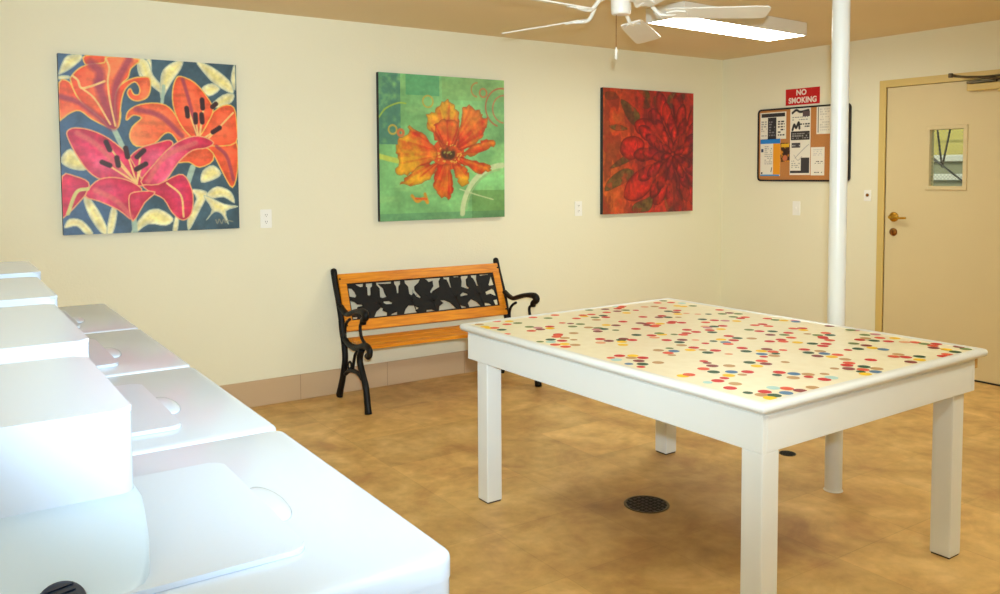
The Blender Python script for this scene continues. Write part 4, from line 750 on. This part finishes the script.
P = Painter(200, 200, (126, 190, 120))
n = P.fbm(7, 11); n2 = P.fbm(26, 5); n3 = P.fbm(4, 21, 14)
P.c = P.c*(.74+.5*n[..., None]); P.mix(np.clip((n3-.5)*3, 0, .5), (150, 206, 128))
P.mix(((P.u < .16) & (P.v > .52)).astype(float)*np.clip(n2*1.3, 0, .75), (64, 118, 110))
P.mix(((P.u > .2) & (P.u < .46) & (P.v > .86)).astype(float)*.5, (60, 150, 110)); P.mix(((P.u > .48) & (P.v > .84)).astype(float)*.25, (130, 160, 80))
P.mix(((P.u > .72) & (P.v < .2)).astype(float)*.55, (96, 138, 72)); P.mix((P.v < .05).astype(float)*.35, (70, 120, 100))
def arc(cx, cy, r, a0, a1, n=14): return [(cx+r*math.cos(a0+(a1-a0)*i/n), cy+r*math.sin(a0+(a1-a0)*i/n)) for i in range(n+1)]
P.line([(0, .44), (.08, .42), (.18, .40)], (190, 206, 90), .035); P.line([(0, .70), (.05, .76), (.14, .80), (.2, .80)], (160, 190, 70), .01)
P.line(arc(.98, .80, .14, 1.3, 4.4), (178, 110, 70), .012); P.line(arc(1.0, .79, .10, 1.2, 4.6), (190, 120, 80), .01); P.line(arc(.82, .90, .03, 0, 6.2), (186, 120, 70), .012); P.line(arc(.77, .92, .05, 1.6, 4.6), (186, 130, 70), .01)
P.line(arc(1.0, .02, .36, 1.62, 3.1), (196, 214, 160), .04); P.line(arc(1.0, .02, .33, 1.7, 3.0), (160, 190, 130), .008); P.line([(.62, .21), (.75, .17), (.9, .13)], (196, 210, 160), .008)
P.line(arc(.37, .82, .04, 0, 6.3), (190, 170, 70), .01); P.line(arc(.10, .62, .03, 0, 6.3), (190, 170, 70), .012); P.line(arc(.16, .60, .02, 0, 6), (210, 120, 70), .02)
P.line([(.24, .17), (.28, .13), (.33, .15), (.36, .12), (.34, .18)], (208, 150, 50), .022); P.line([(.27, .15), (.35, .145)], (220, 90, 40), .014)
cu_, cv_ = DAISY_C
ang = np.arctan2(P.v-cv_, P.u-cu_); rad = np.hypot(P.u-cu_, P.v-cv_)
r_ = np.random.default_rng(2); tab = r_.random(400)
def streak(k, seed):
    x = (ang+PI)*k; xi = np.floor(x).astype(int); f = x-xi; f = f*f*(3-2*f); return tab[(xi+seed) % 400]*(1-f)+tab[(xi+1+seed) % 400]*f
P.poly([(cu_+.13*math.cos(k*PI/6), cv_+.115*math.sin(k*PI/6)) for k in range(12)], (214, 84, 36))
for i, (kind, pts) in enumerate(DAISY):
    st = streak(16, i*31)*.7+P.fbm(16, 60+i)*.6
    red = np.array((218, 52, 30)); yel = np.array((246, 184, 44)); org = np.array((232, 96, 40))
    def f(d, st=st, kind=kind):
        w = np.clip(st*2.6-(.7 if kind == 'f' else 1.15), 0, 1)[..., None]; w2 = np.clip((rad-.09)*5*(st+.25)-.15+(P.fbm(11, 80+i)-.5)*2.2, 0, 1)[..., None]*(.95 if kind == 'f' else .45)
        c = red*(1-w)+org*w; c = c*(1-w2)+yel*w2; e = np.clip(-d/.02, 0, 1)[..., None]; return c*(.78+.16*e)*(.82+.36*P.fbm(24, 5)[..., None])
    # ragged petal edge
    jag = []
    for a, b_ in zip(pts, pts[1:]+pts[:1]):
        jag.append(a)
        for q_ in (.25, .5, .75): jag.append((a[0]+(b_[0]-a[0])*q_+r_.uniform(-.011, .011), a[1]+(b_[1]-a[1])*q_+r_.uniform(-.011, .011)))
    P.poly(jag, f, (150, 60, 30), .0015, sm=False)
P.mix(np.clip((.075-np.hypot((P.u-cu_), (P.v-cv_)*1.35))*40, 0, 1)*np.clip(P.fbm(30, 8)*1.9-.1, 0, 1), (74, 46, 30))
for k in range(34):
    a = r_.uniform(0, 2*PI); q_ = r_.uniform(.07, .105); P.line([(cu_+q_*math.cos(a), cv_+q_*.75*math.sin(a)), (cu_+q_*math.cos(a)+.004, cv_+q_*.75*math.sin(a)+.003)], (226, 180, 70), .008)
for k in range(8):
    a = r_.uniform(0, 2*PI); q_ = r_.uniform(.0, .04); P.line([(cu_+q_*math.cos(a), cv_+q_*.7*math.sin(a)), (cu_+q_*math.cos(a)+.006, cv_+q_*.7*math.sin(a)+.003)], (150, 150, 70), .01)
P.c *= (.93+.14*P.fbm(50, 71)[..., None])
o = P.mesh('painting', 1.0, .985, .034, PAINT, EDGEC, 'XZ'); o.location = (2.480, YW-.002, 1.112)
tag(o, 'square painting of a ragged orange flower on mottled green, above the bench', 'painting')

P = Painter(180, 180, (204, 54, 40))
n = P.fbm(8, 15); n2 = P.fbm(30, 6)
P.mix(np.clip((.42-P.u)*3*(n+.3), 0, .7), (214, 116, 44)); P.mix(np.clip(P.v*1.3-.9, 0, .6), (214, 56, 46))
P.c *= (.78+.4*n2[..., None])
for kind, pts in DAHLIA:
    if kind == 'l': P.poly(pts, lambda d: np.array((112, 84, 44))*(.6+.8*n2[..., None]), (96, 50, 34), .003)
cu_, cv_ = DAHLIA_C
def pet(cx, cy, a, l, w, col, edge):
    pts = []
    for (s, ww) in ((0, .25), (.25, .8), (.55, 1), (.8, .75), (1, 0), (.8, -.75), (.55, -1), (.25, -.8), (0, -.25)):
        x, y = s*l, ww*w; pts.append((cx+x*math.cos(a)-y*math.sin(a), cy+x*math.sin(a)+y*math.cos(a)))
    tip = np.array(col)
    P.poly(pts, lambda d: (tip*np.clip(.62+np.clip(-d/.03, 0, 1)*.5, 0, 1.1)[..., None])*(.66+.66*n2[..., None]), edge, .0045)
rr = np.random.default_rng(5)
for kind, pts in DAHLIA:
    if kind == 'p': P.poly(pts, lambda d: np.array((204, 40, 34))*(.72+.4*np.clip(-d/.04, 0, 1))[..., None]*(.8+.36*n2[..., None]), (120, 24, 26), .006)
for ring, (r0, ln_, w_, n_) in enumerate(((.30, .24, .062, 13), (.22, .22, .055, 13), (.14, .20, .048, 12), (.075, .16, .038, 10), (.02, .12, .028, 8))):
    for k in range(n_):
        a = 2*PI*k/n_+ring*.27+rr.uniform(-.06, .06)
        if ring == 0 and (2.2 < a % (2*PI) < 4.6): continue
        c = [(186, 32, 34), (196, 36, 34), (180, 34, 38), (200, 44, 38), (190, 40, 40)][ring]; f = rr.uniform(.85, 1.12)
        pet(cu_+r0*math.cos(a), cv_+r0*math.sin(a), a, ln_, w_, tuple(v*f for v in c), (104, 26, 34))
P.mix(np.clip((n-.45)*4, 0, .45)*np.clip(P.u*1.5, 0, 1), (112, 34, 50)); P.mix(np.clip((P.fbm(13, 91)-.52)*4, 0, .45), (222, 58, 34))
P.mix(np.clip((P.fbm(20, 55, 9)-.5)*5, 0, .4), (96, 34, 36)); P.c *= (.80+.24*P.fbm(44, 33)[..., None])
o = P.mesh('painting', 1.015, 1.0, .034, PAINT, EDGEC, 'XZ'); o.location = (4.424, YW-.002, 1.098)
tag(o, 'square painting of a deep red dahlia, rightmost on the wall', 'painting')

# ================================================================== outlets and switch plates
def plate(name, x, z, kind, label, wall):
    t = thing(name, label, 'outlet' if kind == 'o' else 'switch', (x, YW, z) if wall == 'b' else (XW, x, z), 0 if wall == 'b' else -PI/2)
    w, h = (.035, .057) if kind != 'k' else (.028, .042)
    bm = bmesh.new(); fs = add_prism(bm, rrect(-w, w, -h, h, .004), -.0005, -.006, 'XZ'); obj('plate', bm, OUTW, t)
    if kind == 'o':
        for dz in (-.021, .021):
            bm = bmesh.new(); add_prism(bm, rrect(-.016, .016, dz-.014, dz+.014, .008), -.0062, -.0085, 'XZ'); r = obj('receptacle', bm, OUTW, t)
            bm = bmesh.new()
            for dx in (-.006, .006): add_box(bm, dx-.0012, dx+.0012, -.0092, -.0086, dz-.001, dz+.008)
            add_cyl(bm, (0, -.0089, dz-.007), .0022, .0008, 'Y', 10); obj('slots', bm, SLOT, r)
    elif kind == 's':
        bm = bmesh.new(); add_box(bm, -.006, .006, -.008, -.0062, -.012, .012); obj('toggle_slot', bm, OUTW, t)
        bm = bmesh.new(); add_box(bm, -.004, .004, -.016, -.008, -.002, .010, .001); obj('toggle', bm, OUTW, t)
    else:
        bm = bmesh.new(); add_lathe(bm, [(.012, 0), (.012, .004), (.007, .006)], (0, 0, 0), 18)
        bmesh.ops.transform(bm, matrix=Matrix.Translation((0, -.006, .004)) @ Matrix.Rotation(PI/2, 4, 'X'), verts=bm.verts[:]); obj('key_switch', bm, BRASSD, t)
plate('wall_outlet', 1.722, 1.157, 'o', 'white wall outlet between the lily painting and the orange flower painting', 'b')
plate('wall_outlet', 4.200, 1.150, 'o', 'white wall outlet just left of the red dahlia painting', 'b')
plate('light_switch', 4.318, 1.132, 's', 'pale switch plate below the bulletin board', 'r')
plate('key_switch_plate', 3.693, 1.247, 'k', 'small plate with a round lock beside the door frame', 'r')

# ================================================================== bulletin board
BY1, BY0, BZ0, BZ1 = 4.703, 3.838, 1.350, 1.950
t = thing('bulletin_board', 'cork bulletin board with rounded black frame', 'board', (XW, BY1, BZ0))
W_, H_ = BY1-BY0, BZ1-BZ0
bm = bmesh.new(); add_prism(bm, [(-a, b_) for a, b_ in rrect(.008, W_-.008, .008, H_-.008, .02)], -.012, -.001, 'YZ'); c_ = obj('cork_panel', bm, CORK, t)
bm = bmesh.new(); outer = rrect(0, W_, 0, H_, .035, 6); inner = rrect(.013, W_-.013, .013, H_-.013, .024, 6)
n_ = len(outer)
V = [[bm.verts.new((d, -a, b_)) for a, b_ in L_] for L_, d in ((outer, -.001), (outer, -.018), (inner, -.018), (inner, -.001))]
for r1, r2 in zip(V, V[1:]+V[:1]):
    for i in range(n_): bm.faces.new((r1[i], r1[(i+1) % n_], r2[(i+1) % n_], r2[i]))
obj('frame', bm, BLACKP, t)
# board pixel frame -> board coordinates (crop of 540 px wide; left 17 = 0, right 520 = W_)
def bxy(px, py):   # photographed board positions, top edge falling 165 -> 125, bottom 545 -> 548
    f = (px-17)/503; u = W_*(f+.13*f*(1-f))
    top = 165-40*f; bot = 545+3*f
    return u, H_*(bot-py)/(bot-top)
def paper(x0, x1, y0, y1, fn, label, name='notice', d=.0125):
    u0, v1 = bxy(x0, y0); u1, v0 = bxy(x1, y1); w, h = u1-u0, v1-v0
    nx = max(20, int(w*260)); ny = max(20, int(h*260)); P = Painter(nx, ny, (236, 232, 216)); fn(P)
    o = P.mesh(name, w, h, .0012, PRINT, SIGNW, 'YZ'); o.location = (XW-d, BY1-u0, BZ0+v0)
    return tag(o, label, 'notice')
rg = np.random.default_rng(3)
def scrib(P, u0, u1, v0, v1, rows, col=(70, 68, 64), dens=.75):
    for k in range(rows):
        v = v0+(v1-v0)*(k+.5)/rows; u = u0
        while u < u1:
            l = rg.uniform(.04, .12)
            if rg.random() < dens: P.rect(u, min(u+l, u1), v-.28*(v1-v0)/rows, v+.22*(v1-v0)/rows, col)
            u += l+.03
def pA(P): P.rect(.04, .96, .82, .96, (44, 42, 46)); P.rect(.30, .62, 0, .80, (40, 40, 46)); scrib(P, .34, .58, .1, .7, 6, (120, 120, 124)); scrib(P, .68, .94, .1, .7, 6); scrib(P, .05, .26, .1, .7, 7, (170, 168, 160))
def pB(P): P.rect(0, 1, .87, 1, (30, 130, 214)); P.rect(.64, 1, .04, .87, (238, 160, 34)); P.rect(0, .96, 0, .035, (60, 150, 220)); P.rect(.04, .16, .64, .74, (50, 70, 100)); scrib(P, .22, .6, .3, .82, 10, (180, 178, 170)); P.rect(.04, .12, .05, .1, (60, 60, 70)); P.line([(.55, .12), (.58, .22)], (60, 60, 60), .03)
def pC(P): P.c[:] = (60, 34, 20); n = P.fbm(6, 9); P.mix(np.clip((n-.45)*5, 0, 1), (214, 140, 40)); P.rect(.1, .9, .78, .95, (230, 180, 40)); P.mix(np.clip((.22-np.hypot(P.u-.5, P.v-.52))*12, 0, 1), (40, 24, 18)); P.mix(np.clip((.3-np.hypot(P.u-.5, (P.v-.2)*1.6))*12, 0, 1), (196, 110, 70))
def pD(P): P.line([(.1, .86), (.3, .94), (.5, .88), (.9, .92)], (40, 40, 44), .07); P.rect(.62, .95, .74, .9, (90, 70, 72)); scrib(P, .1, .9, .62, .76, 2, (150, 150, 146)); P.line([(.12, .36), (.2, .5), (.3, .42), (.42, .56), (.46, .4)], (36, 36, 40), .09); scrib(P, .5, .95, .40, .56, 2, (70, 70, 70)); P.rect(.05, .95, .04, .3, (48, 46, 46)); scrib(P, .1, .9, .07, .27, 3, (150, 148, 144))
def pD2(P): P.rect(.08, .5, .82, .95, (70, 70, 72)); scrib(P, .1, .48, .84, .93, 1, (190, 190, 186)); P.line([(.25, .5), (.5, .66), (.7, .78), (.92, .9)], (140, 140, 140), .014); P.line([(.2, .6), (.4, .44), (.6, .55)], (150, 150, 150), .012); P.rect(.55, .96, .1, .52, (58, 56, 58)); P.rect(.02, .96, .06, .13, (50, 50, 54)); scrib(P, .08, .5, .2, .44, 4, (176, 174, 168))
def pE(P): P.rect(.10, .15, .05, .95, (110, 110, 104)); scrib(P, .25, .95, .1, .92, 9, (206, 202, 190)); P.rect(0, 1, .97, 1, (110, 100, 90))
def pF(P): scrib(P, .3, .9, .40, .52, 2, (60, 58, 60)); scrib(P, .25, .85, .08, .14, 1, (60, 58, 60)); scrib(P, .15, .85, .68, .95, 4, (206, 204, 198))
paper(30, 168, 183, 318, pA, 'white flyer with dark header band and dark column, top left of the board')
paper(32, 138, 322, 517, pB, 'white flyer with blue top band and orange side strip')
paper(139, 190, 341, 441, pC, 'small dark and yellow picture card beside the orange-striped flyer', 'picture_card')
paper(190, 300, 158, 330, pD, 'tall white flyer with black bands, top centre of the board')
paper(190, 300, 334, 512, pD2, 'white sheet with black blocks directly below the black-banded flyer')
paper(332, 408, 143, 290, pE, 'plain white sheet at top right of the board, beside the pole')
paper(304, 378, 364, 514, pF, 'small white note with two short dark lines, lower right of the board')

# no smoking sign
t = thing('no_smoking_sign', 'red no smoking sign with white letters above the bulletin board', 'sign', (XW, 4.435, 1.966))
sw, sh = .318, .131
obj('sign_plate', box(-.004, -.0005, -sw, 0, 0, sh, .0008), RED, t)
for body, y, z, size in (('NO', -sw/2+.010, .079, .060), ('SMOKING', -sw/2-.002, .016, .062)):
    cu = bpy.data.curves.new('lettering', 'FONT'); cu.body = body; cu.size = size; cu.align_x = 'CENTER'; cu.offset = .0022; cu.extrude = .0004; cu.space_character = 1.04
    cu.materials.append(SIGNW); o = bpy.data.objects.new('lettering_curve', cu); C.objects.link(o); bpy.context.view_layer.update()
    me = bpy.data.meshes.new_from_object(o.evaluated_get(bpy.context.evaluated_depsgraph_get())); bpy.data.objects.remove(o)
    o = bpy.data.objects.new('lettering', me); C.objects.link(o); o.parent = t
    o.location = (-.0048, y, z); o.rotation_euler = (PI/2, 0, -PI/2)
    if body == 'SMOKING': o.scale = (.92, 1, 1)

# ================================================================== light, world, camera
sc = bpy.context.scene
w = bpy.data.worlds.new('sky'); sc.world = w; w.use_nodes = True; nt = w.node_tree
bg = nt.nodes['Background']; bg.inputs['Color'].default_value = (.80, .90, 1, 1); bg.inputs['Strength'].default_value = 0.9
CAM = Vector((0, 0, 1.43))
f_, pitch, yaw, roll, cy_ = 844.5454, .0554, .5962, -.0052, 219.8651

F = Vector((math.sin(yaw)*math.cos(pitch), math.cos(yaw)*math.cos(pitch), -math.sin(pitch)))
R_ = Vector((math.cos(yaw), -math.sin(yaw), 0)); U = R_.cross(F)
R2 = R_*math.cos(roll)+U*math.sin(roll); U2 = -R_*math.sin(roll)+U*math.cos(roll)
cd = bpy.data.cameras.new('camera'); cam = bpy.data.objects.new('camera', cd); C.objects.link(cam)
cam.matrix_world = Matrix(((R2.x, U2.x, -F.x, CAM.x), (R2.y, U2.y, -F.y, CAM.y), (R2.z, U2.z, -F.z, CAM.z), (0, 0, 0, 1)))
cd.sensor_width = 36; cd.sensor_fit = 'HORIZONTAL'; cd.lens = f_/1000*36; cd.shift_y = (cy_-297)/1000; cd.clip_start = .02
sc.camera = cam
# the photographer's flash, just above and right of the lens (it throws the fan's and the pole's shadows in the photo)
ld = bpy.data.lights.new('camera_flash', 'SPOT'); ld.energy = 420; ld.color = (.72, .88, 1.0); ld.spot_size = math.radians(88); ld.spot_blend = 1.0; ld.shadow_soft_size = .03
lo = bpy.data.objects.new('camera_flash', ld); C.objects.link(lo); lo.location = CAM + U2*.12 + R2*.035
lo.rotation_euler = (F + R2*((430-500)/f_) - U2*((50-cy_)/f_)).to_track_quat('-Z', 'Y').to_euler()   # tilted flash head
lo['kind'] = 'helper'
# added cool lamp for daylight through the unseen window behind the camera
ad = bpy.data.lights.new('added_daylight', 'AREA'); ad.shape = 'RECTANGLE'; ad.size = WX1-WX0; ad.size_y = WT-WB; ad.energy = 460; ad.color = (.72, .87, 1.0)
ao = bpy.data.objects.new('added_daylight', ad); C.objects.link(ao); ao.location = ((WX0+WX1)/2, YR-.25, (WB+WT)/2); ao.rotation_euler = (PI/2, 0, PI); ao['kind'] = 'helper'
# daylight through the outdoor corridor
sd = bpy.data.lights.new('sun', 'SUN'); sd.energy = 2.0; sd.angle = .02; sd.color = (1, .96, .88)
so = bpy.data.objects.new('sun', sd); C.objects.link(so); so.rotation_euler = (math.radians(-25), math.radians(-50), 0)
vs = sc.view_settings; vs.view_transform = 'Standard'; vs.look = 'None'; vs.exposure = 0.64; vs.gamma = 1; vs.use_curve_mapping = False
sc.cycles.use_denoising = True; sc.cycles.max_bounces = 10; sc.cycles.diffuse_bounces = 6; sc.cycles.sample_clamp_indirect = 6
